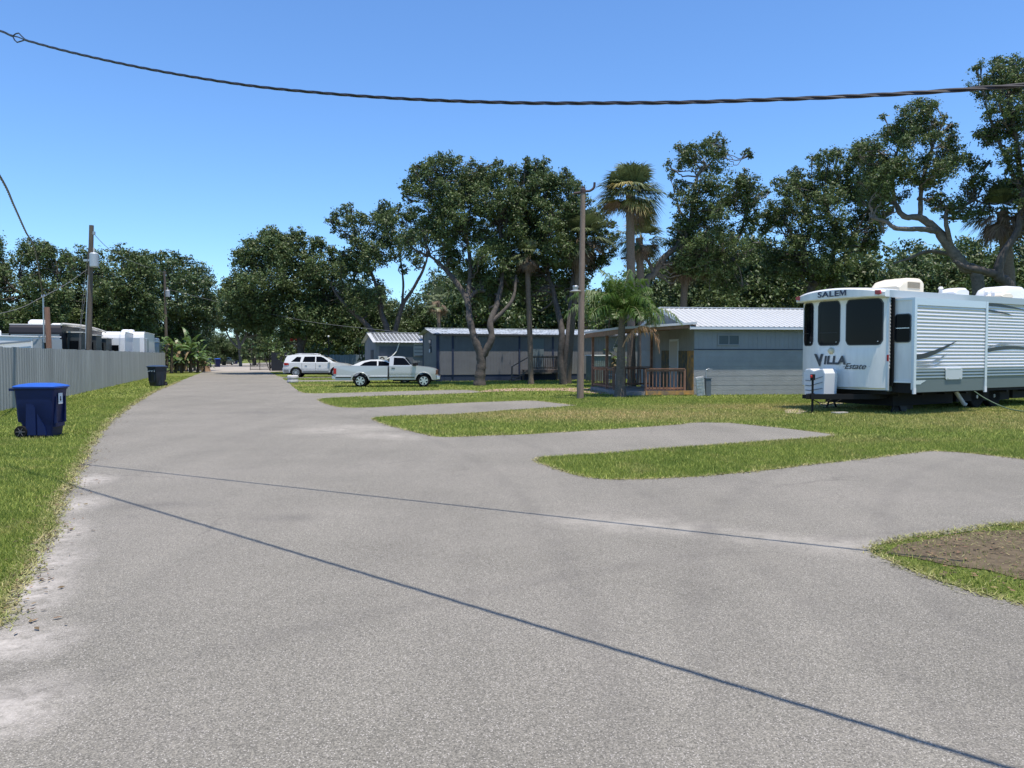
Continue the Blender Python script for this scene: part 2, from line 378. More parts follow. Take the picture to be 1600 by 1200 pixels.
sheet("ground", [(-600,-60,0),(600,-60,0),(600,1500,0),(-600,1500,0)], 0.0, lawn)
sheet("road", road_poly, 0.006, asph)
lane_m = M_("sandy lane", (0.30,0.27,0.23), 0.95, var=0.25, vscale=0.6, bump=.3)
far = [G(320,580.4),G(420,580.4)]
sheet("dirt_lane", [(far[0].x-2,far[0].y-1.5,0),(far[1].x+2.5,far[1].y-1.5,0),(-36,118,0),(-38,150,0),(-45,240,0),(-62,240,0),(-58,150,0),(-47,110,0)], 0.010, lane_m)
paver = M_("pink pavers", (0.36,0.24,0.185), 0.9, var=0.25, vscale=5, bump=.3)
sheet("path", jag(P([(750,611.5),(770,608.5),(800,607),(900,606.2),(945,608.5),(990,612.5),(1004,617.5),(960,617),(880,610.8),(800,611.3),(750,613)]), .05), 0.012, paver)
dirt_m = M_("bare soil", (0.058,0.042,0.022), 1, col2=(0.140,0.106,0.060), vscale=7, bump=1, bscale=30)
dirt_px = [(1385,866),(1410,853),(1470,842),(1530,833),(1590,830),(1660,826),(1720,850),(1700,905),(1600,905),(1540,893),(1480,884),(1430,874)]
dirt_poly = jag(P(dirt_px+dirt_px[:1]), .16, 4, 5)[:-1]
sheet("dirt_patch", dirt_poly, 0.007, dirt_m)
sand_m = M_("pale sand", (0.42,0.34,0.27), 1, var=.25, vscale=6)
sheet("sand_patch", jag(P([(1278,630),(1300,628),(1318,630),(1312,635),(1285,636)]), .05), 0.012, sand_m)
sheet("sandy_patch", jag(P([(1225,641),(1245,639),(1262,643),(1248,647),(1228,646)]), .05), 0.012, sand_m)

# ------------------------------------------------------------------ grass blades
def inside(px, py, poly):
    X = np.array([p[0] for p in poly]); Y = np.array([p[1] for p in poly]); res = np.zeros(len(px), bool)
    j = len(X)-1
    for i in range(len(X)):
        if abs(Y[j]-Y[i]) > 1e-12:
            cnd = ((Y[i] > py) != (Y[j] > py)) & (px < (X[j]-X[i])*(py-Y[i])/(Y[j]-Y[i])+X[i])
            res ^= cnd
        j = i
    return res
rng = np.random.default_rng(7)
def blades(name, n, y0, y1, h, w_, dens_pow=1.0, xlim=(-1e9,1e9), label=None):
    # uniform over the ground wedge seen by the camera
    y = rng.uniform(y0**2, y1**2, n)**.5; x = (rng.uniform(-1, 1, n)*0.72)*y
    k = (x > xlim[0]) & (x < xlim[1]); x, y = x[k], y[k]
    k = ~inside(x, y, road_poly); x, y = x[k], y[k]
    k = ~((inside(x+rng.normal(0, .11, len(x)), y+rng.normal(0, .16, len(x)), dirt_poly)) & (rng.random(len(x)) < .93)); x, y = x[k], y[k]
    k = ~((y > 30) & (x < -15.2-(y-22.8)*.36)); x, y = x[k], y[k]
    m_ = len(x); a = rng.uniform(0, 2*math.pi, m_); hh = h*rng.uniform(.4, 1.1, m_); ww = w_*rng.uniform(.6, 1.2, m_)
    ln = rng.normal(0, .55, (m_, 2))*hh[:, None]
    V = np.zeros((m_, 3, 3)); V[:, 0, 0] = x-np.cos(a)*ww; V[:, 0, 1] = y-np.sin(a)*ww; V[:, 1, 0] = x+np.cos(a)*ww; V[:, 1, 1] = y+np.sin(a)*ww
    V[:, 2, 0] = x+ln[:, 0]; V[:, 2, 1] = y+ln[:, 1]; V[:, 2, 2] = hh
    V[:, :2, 2] = -.005
    return V.reshape(-1, 3)
GB = [blades("g", 330000, 3.5, 8, .05, .0035, xlim=(-9,-1)), blades("g", 330000, 8, 15, .055, .005), blades("g", 380000, 15, 30, .06, .009), blades("g", 170000, 30, 62, .075, .02),
      blades("g", 90000, 5.0, 8, .045, .0035, xlim=(2,9))]
o = npmesh("grass", np.concatenate(GB), 3, blade); tag(o, kind="stuff")
# dry fringe along the asphalt edge
straw = M_("dry straw", (0.36,0.32,0.15), 0.9, col2=(0.17,0.20,0.055), vscale=3, island=.5, transl=.15)
def fringe(path, n, wd, seed, side):
    rr = np.random.default_rng(seed); pts = np.array([[p.x, p.y] for p in path]); seg = np.linalg.norm(np.diff(pts, axis=0), axis=1)
    mid = pts[:-1, 1]; wgt = seg/np.clip(mid, 2, 60)**1.1*((mid > 1) & (mid < 40)); wgt /= wgt.sum()
    i = rr.choice(len(seg), n, p=wgt); tt = rr.random(n)[:, None]; p = pts[i]*(1-tt)+pts[i+1]*tt
    d = pts[i+1]-pts[i]; nn = np.stack([-d[:, 1], d[:, 0]], 1)/np.linalg.norm(d, axis=1)[:, None]
    cl = np.sin(p[:, 1]*5.1)+np.sin(p[:, 1]*2.3+1)+np.sin(p[:, 0]*9)
    off = (rr.normal(0, wd, n)+wd*.6*cl*.4)*side; p = p+nn*off[:, None]
    a = rr.uniform(0, 6.283, n); Lh = rr.uniform(.02, .06, n)*(1+p[:, 1]/40); el = rr.uniform(0, .6, n); ww = .003*(1+p[:, 1]/8)
    V = np.zeros((n, 3, 3)); z0 = .009
    V[:, 0] = np.stack([p[:, 0]-np.sin(a)*ww, p[:, 1]+np.cos(a)*ww, np.full(n, z0)], 1); V[:, 1] = np.stack([p[:, 0]+np.sin(a)*ww, p[:, 1]-np.cos(a)*ww, np.full(n, z0)], 1)
    V[:, 2] = np.stack([p[:, 0]+np.cos(a)*Lh, p[:, 1]+np.sin(a)*Lh, z0+Lh*el], 1)
    return V.reshape(-1, 3)
_r = np.random.default_rng(21); _n = 9000; _x = _r.uniform(3.0, 7.4, _n); _y = _r.uniform(5.4, 8.0, _n)
_k = ~inside(_x, _y, road_poly) & (_r.random(_n) < np.clip(.12+(_y-6.4+.22*(_x-3.4))*.9, .1, 1)); _x, _y = _x[_k], _y[_k]; _a = _r.uniform(0, 6.283, len(_x)); _L = _r.uniform(.02, .07, len(_x)); _V = np.zeros((len(_x), 3, 3))
_V[:, 0] = np.stack([_x-np.sin(_a)*.003, _y+np.cos(_a)*.003, np.full(len(_x), .012)], 1); _V[:, 1] = np.stack([_x+np.sin(_a)*.003, _y-np.cos(_a)*.003, np.full(len(_x), .012)], 1); _V[:, 2] = np.stack([_x+np.cos(_a)*_L, _y+np.sin(_a)*_L, .012+_L*_r.uniform(.0, .5, len(_x))], 1)
o = npmesh("dry_grass", np.concatenate([_V.reshape(-1, 3), fringe(lp[2:], 17000, .06, 3, 1), fringe(rp_, 20000, .04, 4, 1)]), 3, straw); tag(o, kind="stuff")
# fallen brown leaves on the worn corner and verge
n = 1500; rr = np.random.default_rng(11)
yy = rr.uniform(5.2, 8.3, n); xx = rr.uniform(3.2, 7.2, n); k = ~inside(xx, yy, road_poly); xx, yy = xx[k], yy[k]
extra = fringe(lp[2:], 900, .16, 9, 1).reshape(-1, 3, 3)[:, 0, :2]; xx = np.concatenate([xx, extra[:, 0]]); yy = np.concatenate([yy, extra[:, 1]]); n = len(xx)
a = rr.uniform(0, 6.28, n); s1 = rr.uniform(.008, .02, n); V = np.zeros((n, 4, 3))
for q, (da, sc) in enumerate(((0, 1), (1.2, .45), (3.14, 1), (4.3, .45))):
    V[:, q, 0] = xx+np.cos(a+da)*s1*sc*1.6; V[:, q, 1] = yy+np.sin(a+da)*s1*sc*1.6; V[:, q, 2] = .014+rr.uniform(0, .012, n)
o = npmesh("fallen_leaves", V.reshape(-1, 3), 4, M_("dead leaf", (0.13,0.085,0.042), .8, island=.6)); tag(o, kind="stuff")
# ================================================================== vegetation
def leaf_cloud(C, Rad, depth, seed, cover=2.0, leaf=None, flat=.85, clump=.42, K=17):
    rr = np.random.default_rng(seed); C = np.asarray(C, float); Rad = np.asarray(Rad, float)
    Lf = leaf or 0.0034*depth; out = []
    for c, r in zip(C, Rad):
        d = rr.normal(size=(K, 3)); d /= np.linalg.norm(d, axis=1)[:, None]; d[:, 2] *= flat
        cc = c+d*r*rr.uniform(.35, 1.05, (K, 1)); cr = r*clump*rr.uniform(.7, 1.25, K)
        n = int(cover*math.pi*r*r/(.42*Lf*Lf))
        i = rr.integers(0, K, n); e = rr.normal(size=(n, 3)); e /= np.linalg.norm(e, axis=1)[:, None]
        p = cc[i]+e*(cr[i]*np.minimum(1.7, .25+np.abs(rr.normal(0, .55, n))))[:, None]*np.array([1, 1, .8])
        nm = e*.7+rr.normal(size=(n, 3))*.55+np.array([0, 0, .45]); nm /= np.linalg.norm(nm, axis=1)[:, None]
        t = np.cross(nm, rr.normal(size=(n, 3))); t /= np.linalg.norm(t, axis=1)[:, None]; b_ = np.cross(nm, t)
        s = Lf*rr.uniform(.6, 1.25, n)[:, None]
        V = np.stack([p-t*s*.5, p+b_*s*.26, p+t*s*.5, p-b_*s*.26], 1); out.append(V.reshape(-1, 3))
    return np.concatenate(out)
def smooth_path(pts, k=5, wob=0.0, rnd=None):
    pts = [Vector(p) for p in pts]; out = []
    for i in range(len(pts)-1):
        p0, p1, p2, p3 = pts[max(i-1, 0)], pts[i], pts[i+1], pts[min(i+2, len(pts)-1)]
        for j in range(k):
            t_ = j/k
            q = .5*((2*p1)+(p2-p0)*t_+(2*p0-5*p1+4*p2-p3)*t_*t_+(3*p1-p0-3*p2+p3)*t_**3)
            if wob and rnd and (i or j): q = q+Vector((rnd.gauss(0, wob), rnd.gauss(0, wob), rnd.gauss(0, wob)))
            out.append(q)
    out.append(pts[-1]); return out
def lerp_r(rs, k):
    o = []
    for i in range(len(rs)-1): o += [rs[i]+(rs[i+1]-rs[i])*j/k for j in range(k)]
    return o+[rs[-1]]
def sample_poly(poly, n, rmin, rmax, seed, holes=(), space=.8):
    rnd = random.Random(seed); xs = [p[0] for p in poly]; ys = [p[1] for p in poly]; out = []
    segs = [(poly[i], poly[(i+1) % len(poly)]) for i in range(len(poly))]
    def ed(x, y):
        m = 1e9
        for (a, b_) in segs:
            dx, dy = b_[0]-a[0], b_[1]-a[1]; t_ = max(0, min(1, ((x-a[0])*dx+(y-a[1])*dy)/(dx*dx+dy*dy+1e-9)))
            m = min(m, math.hypot(x-a[0]-t_*dx, y-a[1]-t_*dy))
        return m
    tries = 0
    while len(out) < n and tries < n*60:
        tries += 1
        x, y = rnd.uniform(min(xs), max(xs)), rnd.uniform(min(ys), max(ys))
        if not inside(np.array([x]), np.array([y]), poly)[0]: continue
        e = ed(x, y); r = min(rmax, max(rmin, e*1.0))*rnd.uniform(.75, 1)
        if e < r*.5: 
            r = rmin*rnd.uniform(.6,1)
            if e < r*.35: continue
        if any(math.hypot(x-h[0], y-h[1]) < h[2]+r*.55 for h in holes): continue
        if any(math.hypot(x-q[0], y-q[1]) < space*min(r, q[2]) for q in out): continue
        out.append((x, y, r, e))
    return out
def oak(label, poly, depth, trunks, n=26, rpx=(9, 22), thick=3.0, leafm=None, holes=(), cover=2.0, seed=1, group="oaks standing behind the park homes", barkm=None, base=None, name="oak_tree", K=13, twig=.035, leaf=None, cat="tree", cdy=0., tks=.62):
    rnd = random.Random(seed); leafm = leafm or leaf_d; barkm = barkm or bark
    b0 = base or trunks[0][0]; bu = Vector((D(b0[0], b0[1], depth).x, depth, 0))
    root = thing(name, label, cat, bu, 0, group)
    mb = MB(); samples = []
    for ti, tk in enumerate(trunks):
        pts = []; rs = []
        for i, q in enumerate(tk):
            dy = (q[3] if len(q) > 3 else 0)+cdy*max(0, min(1, (trunks[0][0][1]-q[1]-90)/130))
            p = D(q[0], q[1], depth+dy)
            if ti == 0 and i == 0: p.z = -.1
            pts.append(p); rs.append(q[2]*(tks if q[2] > .12 else .75))
        sm = smooth_path(pts, 6, wob=min(rs)*.10, rnd=rnd); rr_ = lerp_r(rs, 6)
        rr_ = [r_*(1+.10*rnd.uniform(-1, 1)) for r_ in rr_]
        mb.tube(sm, rr_, 10)
        for p, r_ in list(zip(sm, rr_))[3:]: samples.append((p, r_))
    mpp = depth/F; C = []; Rd = []
    for (x, y, r, e) in sample_poly(poly, int(n*2.0), rpx[0], rpx[1], seed, holes, .55):
        th = min(thick, e*mpp*1.1+.4); dy = cdy+rnd.uniform(-1, 1)*th; p = D(x, y, depth+dy)
        C.append(p); Rd.append(r*(depth+dy)/F*1.12)
        s_ = min(samples, key=lambda s__: (s__[0]-p).length+(1.5 if s__[0].z > p.z else 0)); q, r_ = s_
        mid = q.lerp(p, .5)+Vector((rnd.gauss(0, .25), rnd.gauss(0, .25), rnd.gauss(-.1, .25)))
        br = smooth_path([q, q.lerp(mid, .5)+Vector((rnd.gauss(0,.12),0,rnd.gauss(0,.12))), mid, p], 4, .03, rnd); r0 = min(r_*.6, .075)
        mb.tube(br, [max(.015, r0+(twig*.6-r0)*i/(len(br)-1)) for i in range(len(br))], 6)
        for k in range(4):
            e_ = p+Vector((rnd.gauss(0, 1), rnd.gauss(0, 1), rnd.gauss(.2, .8))).normalized()*r*mpp*.85
            mb.tube([br[-3], p.lerp(e_, .4)+Vector((0, 0, .08)), e_], [twig*.6, twig*.4, twig*.2], 4)
    mb.build("trunk", barkm, root, smooth=True, origin=bu, angle=60)
    V = leaf_cloud(C, Rd, depth, seed+100, cover*1.75, K=K+3, leaf=leaf)-np.array(bu)
    npmesh("crown", V, 4, leafm, root)
    return root
LG = "oaks and bushes along the left of the park"
# ---- right side, near to far
oak("broad live oak with thick bare limbs arching left over the travel trailer", [(1330,235),(1362,190),(1402,162),(1452,148),(1482,180),(1512,225),(1550,255),(1555,335),(1500,352),(1462,338),(1440,300),(1400,345),(1362,352),(1335,300)], 37,
    [[(1535,480,.50),(1528,440,.46),(1508,418,.42),(1488,392,.38),(1466,362,.33),(1438,341,.27),(1412,338,.22),(1398,318,.17,.5),(1372,300,.12,.8)],
     [(1466,362,.24),(1440,358,.2,-.5),(1402,357,.17,-1),(1385,347,.14,-1),(1362,340,.09,-1)], [(1488,392,.2),(1478,345,.16,-.5),(1482,328,.14),(1500,324,.13),(1522,312,.1)],
     [(1508,418,.2),(1490,400,.15,1),(1450,393,.12,1),(1420,404,.08,1),(1395,412,.05,1)], [(1438,341,.2),(1440,290,.14),(1452,245,.1),(1462,215,.07)], [(1398,318,.12,.5),(1395,270,.09),(1405,225,.06)]],
    n=44, rpx=(9,20), thick=2.5, holes=[(1485,300,13),(1425,330,10),(1500,270,9),(1395,330,12)], seed=21, cover=2.1, barkm=palebark)
oak("tall dark oak at the right edge, its top crossed by the overhead cable", [(1508,150),(1522,100),(1565,82),(1640,90),(1700,120),(1720,330),(1660,380),(1590,330),(1560,250),(1520,215),(1535,180)], 35,
    [[(1592,500,.42),(1580,460,.4),(1560,430,.36),(1568,395,.28),(1590,360,.24),(1596,300,.2),(1588,220,.15),(1575,150,.09)], [(1560,430,.3),(1530,422,.26),(1510,418,.2),(1490,408,.1)], [(1596,300,.14),(1560,220,.08),(1540,165,.05)], [(1590,360,.2),(1640,280,.14),(1660,200,.1)]],
    n=44, rpx=(9,24), thick=3, seed=23, cover=2.0, holes=[(1530,160,6)])
oak("wide rounded oak rising behind the cab end of the travel trailer", [(1186,318),(1200,288),(1230,264),(1256,248),(1290,230),(1318,233),(1345,214),(1378,225),(1400,320),(1368,395),(1352,440),(1300,455),(1250,440),(1205,440),(1180,400),(1180,350)], 46,
    [[(1262,560,.42),(1264,470,.38),(1276,440,.34),(1300,415,.27),(1325,400,.2),(1330,370,.14)], [(1276,440,.2),(1262,410,.15),(1255,380,.1)], [(1300,415,.18),(1305,370,.14),(1290,320,.1)], [(1264,470,.2),(1290,455,.14),(1310,430,.1)]],
    n=52, rpx=(10,23), thick=3.5, seed=25, cover=2.2, holes=[(1200,365,6),(1330,335,5),(1345,430,6)])
oak("tall open oak with a twisting trunk behind the cottage roof", [(1034,262),(1042,224),(1078,222),(1100,218),(1118,202),(1138,222),(1165,226),(1180,242),(1160,262),(1198,268),(1206,296),(1188,330),(1192,380),(1185,440),(1140,465),(1080,450),(1050,420),(1030,390),(1046,350),(1036,318),(1052,290)], 43,
    [[(1000,560,.36),(1008,452,.32),(1022,428,.3),(1040,400,.27),(1062,382,.24),(1078,350,.2),(1084,310,.17),(1090,275,.12),(1102,258,.08)], [(1078,350,.14),(1062,330,.1),(1058,312,.06)], [(1090,275,.08),(1118,245,.05),(1122,220,.03)], [(1022,428,.2),(1010,405,.13),(992,402,.1),(970,404,.07)], [(1062,382,.2),(1110,400,.14),(1150,380,.1),(1165,330,.06)]],
    n=52, rpx=(6,20), thick=3, seed=27, cover=2.0, holes=[(1075,268,4),(1058,330,9),(1150,262,8),(1030,345,10)], barkm=palebark)
oak("high spreading oak with a gnarled forked trunk before the long grey home", [(622,295),(638,266),(655,254),(672,240),(692,234),(715,242),(740,243),(750,255),(768,248),(796,256),(822,300),(825,380),(805,440),(785,485),(755,480),(735,462),(715,440),(690,410),(660,395),(640,400),(625,370),(652,350),(632,318)], 42.5,
    [[(749,604,.50),(750,585,.40),(752,560,.36),(742,530,.27),(734,500,.26),(730,470,.24),(712,440,.2),(690,415,.14),(672,400,.09)], [(752,560,.3),(768,530,.26),(766,505,.24),(778,470,.2),(785,420,.15),(780,350,.1)],
     [(730,470,.2),(735,420,.16),(728,370,.13),(705,320,.1),(692,280,.06)], [(730,470,.16),(745,455,.15),(758,455,.12)], [(766,505,.18),(800,470,.13),(806,430,.09)]],
    n=78, rpx=(8,20), thick=4, cdy=2.2, tks=.72, seed=31, cover=2.1, holes=[(662,395,12),(700,430,10),(660,318,5)], group="oaks standing in front of the long home")
oak("leafy oak with twin dark trunks by the porch steps of the long grey home", [(785,262),(810,252),(832,244),(870,250),(890,268),(908,282),(930,314),(954,334),(970,368),(960,404),(930,425),(908,458),(885,470),(850,455),(820,470),(795,480),(780,430),(785,340)], 44,
    [[(881,602,.30),(876,560,.26),(878,520,.24),(870,480,.2),(862,445,.17),(850,410,.12),(848,370,.08)], [(881,590,.2),(887,520,.16),(893,450,.14),(900,400,.1),(905,350,.07)], [(862,445,.12),(830,400,.1),(815,350,.07)]],
    n=78, rpx=(8,20), thick=4, cdy=2.5, tks=.75, seed=33, cover=2.1, holes=[(795,475,10),(850,450,7)], group="oaks standing in front of the long home")
oak("ragged oak with forking limbs behind the small grey shed, open sky under its crown", [(510,345),(522,326),(550,314),(578,330),(592,314),(615,312),(650,322),(680,360),(662,398),(660,415),(635,430),(618,415),(602,440),(604,480),(575,500),(540,490),(525,450),(520,405),(540,380),(518,362)], 65,
    [[(612,575,.5),(606,520,.42),(596,490,.33),(590,455,.24),(578,420,.16),(560,380,.09)], [(612,540,.42),(628,480,.3),(645,452,.22),(662,420,.17),(668,400,.1)], [(600,540,.4),(575,510,.35),(552,488,.28),(530,465,.2),(520,450,.12)], [(628,480,.2),(630,440,.14),(625,400,.08)]],
    n=44, rpx=(7,19), thick=3.5, seed=35, cover=2.1, holes=[(570,365,8),(645,440,9),(535,355,4)])
oak("massive dense dark oak at the end of the road behind the white crossover", [(340,475),(338,440),(352,425),(362,395),(378,378),(398,362),(425,354),(448,362),(462,356),(488,372),(508,370),(530,395),(548,440),(560,480),(545,515),(500,525),(450,530),(400,525),(360,510)], 70,
    [[(472,600,.6),(470,545,.5),(465,500,.42),(450,450,.3),(430,410,.16)], [(470,545,.4),(490,490,.25),(500,430,.14)], [(468,520,.3),(425,480,.2),(390,450,.1)]],
    n=60, rpx=(12,26), thick=6, seed=37, cover=2.3, K=16)
# far left tree line
oak("dense oak behind the trailers, at the left edge of the view", [(-90,370),(-30,355),(5,366),(42,374),(62,366),(90,384),(118,402),(122,440),(110,480),(100,535),(-90,540)], 62,
    [[(62,600,.4),(58,520,.35),(45,470,.28),(30,430,.15)], [(58,520,.2),(75,470,.15),(90,430,.1)], [(45,470,.2),(10,440,.12)]], n=56, rpx=(9,22), thick=4, seed=41, group=LG, holes=[(15,408,5),(38,420,4),(30,440,3)], cover=1.9)
oak("dense oak directly behind the wooden pole with the grey transformer", [(98,398),(122,382),(150,392),(182,384),(212,386),(240,398),(250,450),(246,530),(104,540),(95,480)], 70,
    [[(175,600,.4),(172,520,.35),(168,470,.26),(160,430,.14)], [(172,520,.2),(200,470,.15),(215,440,.1)]], n=46, rpx=(11,24), thick=5, seed=43, group=LG)
oak("paler green rounded oak left of the gap of sky above the road", [(210,400),(248,385),(285,398),(318,408),(338,428),(335,452),(345,480),(330,540),(225,545)], 86,
    [[(285,590,.5),(283,530,.4),(278,480,.3),(270,440,.16)], [(283,530,.3),(310,480,.18),(320,450,.1)]], n=44, rpx=(11,22), thick=6, seed=45, group=LG, leafm=leaf_b)
oak("oak with pale bare lower trunks beyond the end of the road", [(318,470),(345,445),(370,440),(400,450),(430,470),(440,510),(400,535),(372,520),(340,520),(315,510)], 120,
    [[(376,570,.42),(374,540,.36),(366,510,.28),(358,480,.15)], [(374,545,.3),(388,515,.25),(396,480,.15)], [(374,545,.3),(360,530,.22),(345,500,.15)]], n=30, rpx=(11,20), thick=8, seed=47, group=LG, barkm=palebark)
# ---- variants for the back rows
def variant(seed, hgt, rad, leafm, name="oak_tree"):
    rnd = random.Random(seed); root = thing(name, None, None, (0, 0, 0)); C, Rd = [], []; mb = MB()
    fork = hgt*.28; mb.tube(smooth_path([(0,0,-.2),(.1,0,fork*.5),(0,.1,fork),(rnd.gauss(0,.4),rnd.gauss(0,.4),hgt*.7)], 4), lerp_r([.38,.3,.25,.08], 4), 9)
    for k in range(48):
        a = rnd.uniform(0, 6.28); q = rnd.random()**.5*rad; z = hgt*(.16+.76*rnd.random()*(1-.4*(q/rad)**2)); r = rnd.uniform(.8, 1.7)
        c_ = Vector((math.cos(a)*q, math.sin(a)*q, z)); C.append(c_); Rd.append(r)
        mb.tube(smooth_path([(0, 0, fork+rnd.uniform(-.3, 1.5)), c_*.5+Vector((0, 0, fork*.5)), c_], 3), lerp_r([.12, .08, .03], 3), 5)
    mb.build("trunk", bark, root, smooth=True); npmesh("crown", leaf_cloud(C, Rd, 72, seed, 3.2), 4, leafm, root); return root
VAR = [variant(51, 9, 3.8, leaf_d), variant(52, 8, 4.2, leaf_b), variant(53, 9.5, 3.6, leaf_b)]
used = [0, 0, 0]
def filler(k, x, y, s, rz, label, group, sz=None):
    o = VAR[k] if not used[k] else copy_tree(VAR[k]); used[k] = 1
    o.location = (x, y, 0); o.scale = (s, s, sz or s); o.rotation_euler = (0, 0, rz); tag(o, label, "tree", group)
rnd = random.Random(99)
def row(items, depth, group):
    for u, tv, label in items:
        y = depth+rnd.uniform(-3, 3); x = (u-800)/F*y; k = rnd.randrange(3); hz = (9, 8, 9.5)[k]
        top = (556-tv)*y/F+H; sz = top/(hz*1.03)
        filler(k, x, y, max(.85, min(1.2, sz)), rnd.uniform(0, 6.28), label, group, sz)
row([(548,425,"background oak over the left end of the grey shed's roof"), (592,436,"background oak over the wall air conditioner of the grey shed"), (636,462,"background oak over the right end of the grey shed's roof"),
     (682,464,"low background oak under the sky gap left of the forked oak"), (726,400,"background oak directly behind the fork of the gnarled oak")], 84, "back row of oaks beyond the shed")
row([(775,395,"background oak just right of the gnarled forked trunk, over the long home"), (818,392,"background oak behind the slim palm trunk, over the long home"), (862,395,"background oak behind the twin dark trunks by the porch steps"),
     (908,400,"background oak behind the middle of the tall brown pole"), (955,452,"low background oak under the sky gap right of the brown pole"), (1006,405,"background oak behind the tall full palm's trunk")], 72, "back row of oaks beyond the long home")
row([(1050,372,"background oak over the gable peak of the cottage"), (1092,345,"background oak over the left end of the cottage's white roof"), (1136,342,"background oak over the middle of the cottage's white roof"), (1180,350,"background oak over the right part of the cottage's white roof"),
     (1226,352,"background oak in the gap between the cottage roof and the trailer's visor"), (1275,350,"background oak over the left end of the trailer's visor"), (1330,362,"background oak over the right end of the trailer's visor")], 60, "back row of oaks beyond the cottage")
row([(1382,372,"background oak behind the cream air conditioner on the trailer roof"), (1432,368,"low background oak right of the trailer's cream air conditioner"), (1480,362,"low background oak behind the white roof vent of the trailer"),
     (1530,355,"background oak between the trailer's white vent and its rear air conditioner"), (1580,350,"background oak over the trailer's rear air conditioner"), (1640,340,"background oak cut by the right edge of the picture")], 66, "back row of oaks beyond the travel trailer")
row([(-35,455,"background oak at the left edge, over the low grey trailer"), (12,452,"background oak left of the meter post"), (62,456,"background oak directly behind the meter post"), (112,450,"background oak left of the leaning pole's foot"),
     (160,452,"background oak right of the leaning pole's foot"), (208,458,"background oak over the white trailer with pale panels")], 98, "back row of oaks beyond the fence")
row([(250,490,"distant oak behind the far utility pole's foot"), (300,488,"distant oak over the right half of the banana clump"), (350,500,"distant oak behind the pale bare trunks at the lane's end"), (398,498,"distant oak over the open gate"), (452,496,"distant oak over the dark boarded fence"), (505,500,"distant oak over the white crossover's bonnet")], 135, "last row of oaks beyond the lane")
row([(334,520,"far oak closing the lane on its left side"), (352,524,"far oak closing the middle of the lane"), (372,522,"far oak behind the small round sign"), (396,520,"far oak closing the lane on its right side")], 200, "oaks closing the end of the lane")
# hedge bushes
def bush(label, blobs, depth, leafm, seed, group, cover=2.4, name="bush"):
    C = [D(u, v, depth+dy) for u, v, r, dy in blobs]; Rd = [b_[2]*depth/F for b_ in blobs]
    bs = Vector((sum(c.x for c in C)/len(C), depth, 0)); root = thing(name, label, "bush", bs, 0, group)
    mb = MB()
    for c in C: mb.tube([(bs.x+(c.x-bs.x)*.3, depth, -.05), (bs.x+(c.x-bs.x)*.7, (depth+c.y)/2, c.z*.5), tuple(c)], [.06, .04, .02], 5)
    mb.build("stem", bark, root, origin=bs); npmesh("foliage", leaf_cloud(C, Rd, depth, seed, cover, leaf=.0052*depth)-np.array(bs), 4, leafm, root); return root
HB = "bushes growing over the back fence"
bush("bright green bush over the pale fence, just left of the black post", [(492,545,9,0),(505,540,9,.5),(515,547,8,-.5),(482,550,8,0),(498,556,9,0)], 74, leaf_l, 61, HB)
bush("dark green bush over the pale fence between the black post and the grey shed", [(535,545,9,0),(548,548,8,.5),(540,556,9,-.5),(556,540,7,0),(525,552,7,0)], 74, leaf_b, 62, HB)
bush("light green vine bush spilling over the fence end against the grey shed", [(566,538,8,0),(570,550,8,.3),(564,560,7,0),(572,565,6,0),(560,530,6,0)], 68, leaf_l, 63, HB)
bush("yellow-green bush in the sun beyond the black gate", [(420,528,10,0),(432,536,9,1),(410,540,9,0),(424,548,10,0),(438,548,8,1)], 100, leaf_l, 64, HB)
bush("dull green bush behind the black gate near the far sign", [(392,540,10,0),(400,552,10,1),(383,552,8,-1),(410,556,9,0)], 118, leaf_b, 65, HB)
bush("dark bush in deep shade behind the white crossover's tail", [(455,548,11,0),(440,556,10,0),(466,560,10,1),(450,566,10,0),(470,548,9,1)], 80, leaf_d, 66, HB)
bush("low scrub between the long home and the cottage", [(930,478,14,0),(948,490,12,1),(915,495,12,0),(955,470,11,0),(935,505,12,0)], 60, leaf_l, 67, HB)

# ------------------------------------------------------------------ palms
fan_g = M_("palm frond", (0.075,0.105,0.04), 0.45, col2=(0.135,0.165,0.07), vscale=1.5, island=.35, transl=.2)
fan_y = M_("yellowing frond", (0.26,0.22,0.06), 0.6, island=.3, transl=.25)
fan_b = M_("dead frond", (0.17,0.125,0.08), 0.85, island=.4, transl=.1)
def fan(V, o, phi, el, pl, R_, rr, seg=24):
    d = np.array([math.cos(phi)*math.cos(el), math.sin(phi)*math.cos(el), math.sin(el)]); side = np.array([-math.sin(phi), math.cos(phi), 0.]); up = np.cross(d, side); up = -up if up[2] < 0 else up
    c = o+d*pl+np.array([0, 0, -.12*pl*math.cos(el)])
    def tri(a, b_, w_): 
        s_ = np.cross(b_-a, up+rr.normal(size=3)*.3); s_ /= np.linalg.norm(s_)+1e-9
        V.append([a-s_*w_, a+s_*w_, b_])
    tri(o, c, .03)
    for i in range(seg):
        a = (i/(seg-1)-.5)*2.5; L_ = R_*(.75+.35*math.cos(a))*rr.uniform(.85, 1.05)
        dd = d*math.cos(a)+side*math.sin(a)+up*(.22*abs(math.sin(a)))-np.array([0, 0, .12]); dd /= np.linalg.norm(dd)
        m_ = c+dd*L_*.6; e = c+dd*L_+np.array([0, 0, -.28*L_])+rr.normal(size=3)*.04
        w_ = .032*R_; s_ = np.cross(dd, up); s_ /= np.linalg.norm(s_)+1e-9
        V.append([c, m_-s_*w_, m_+s_*w_]); V.append([m_-s_*w_, e, m_+s_*w_])
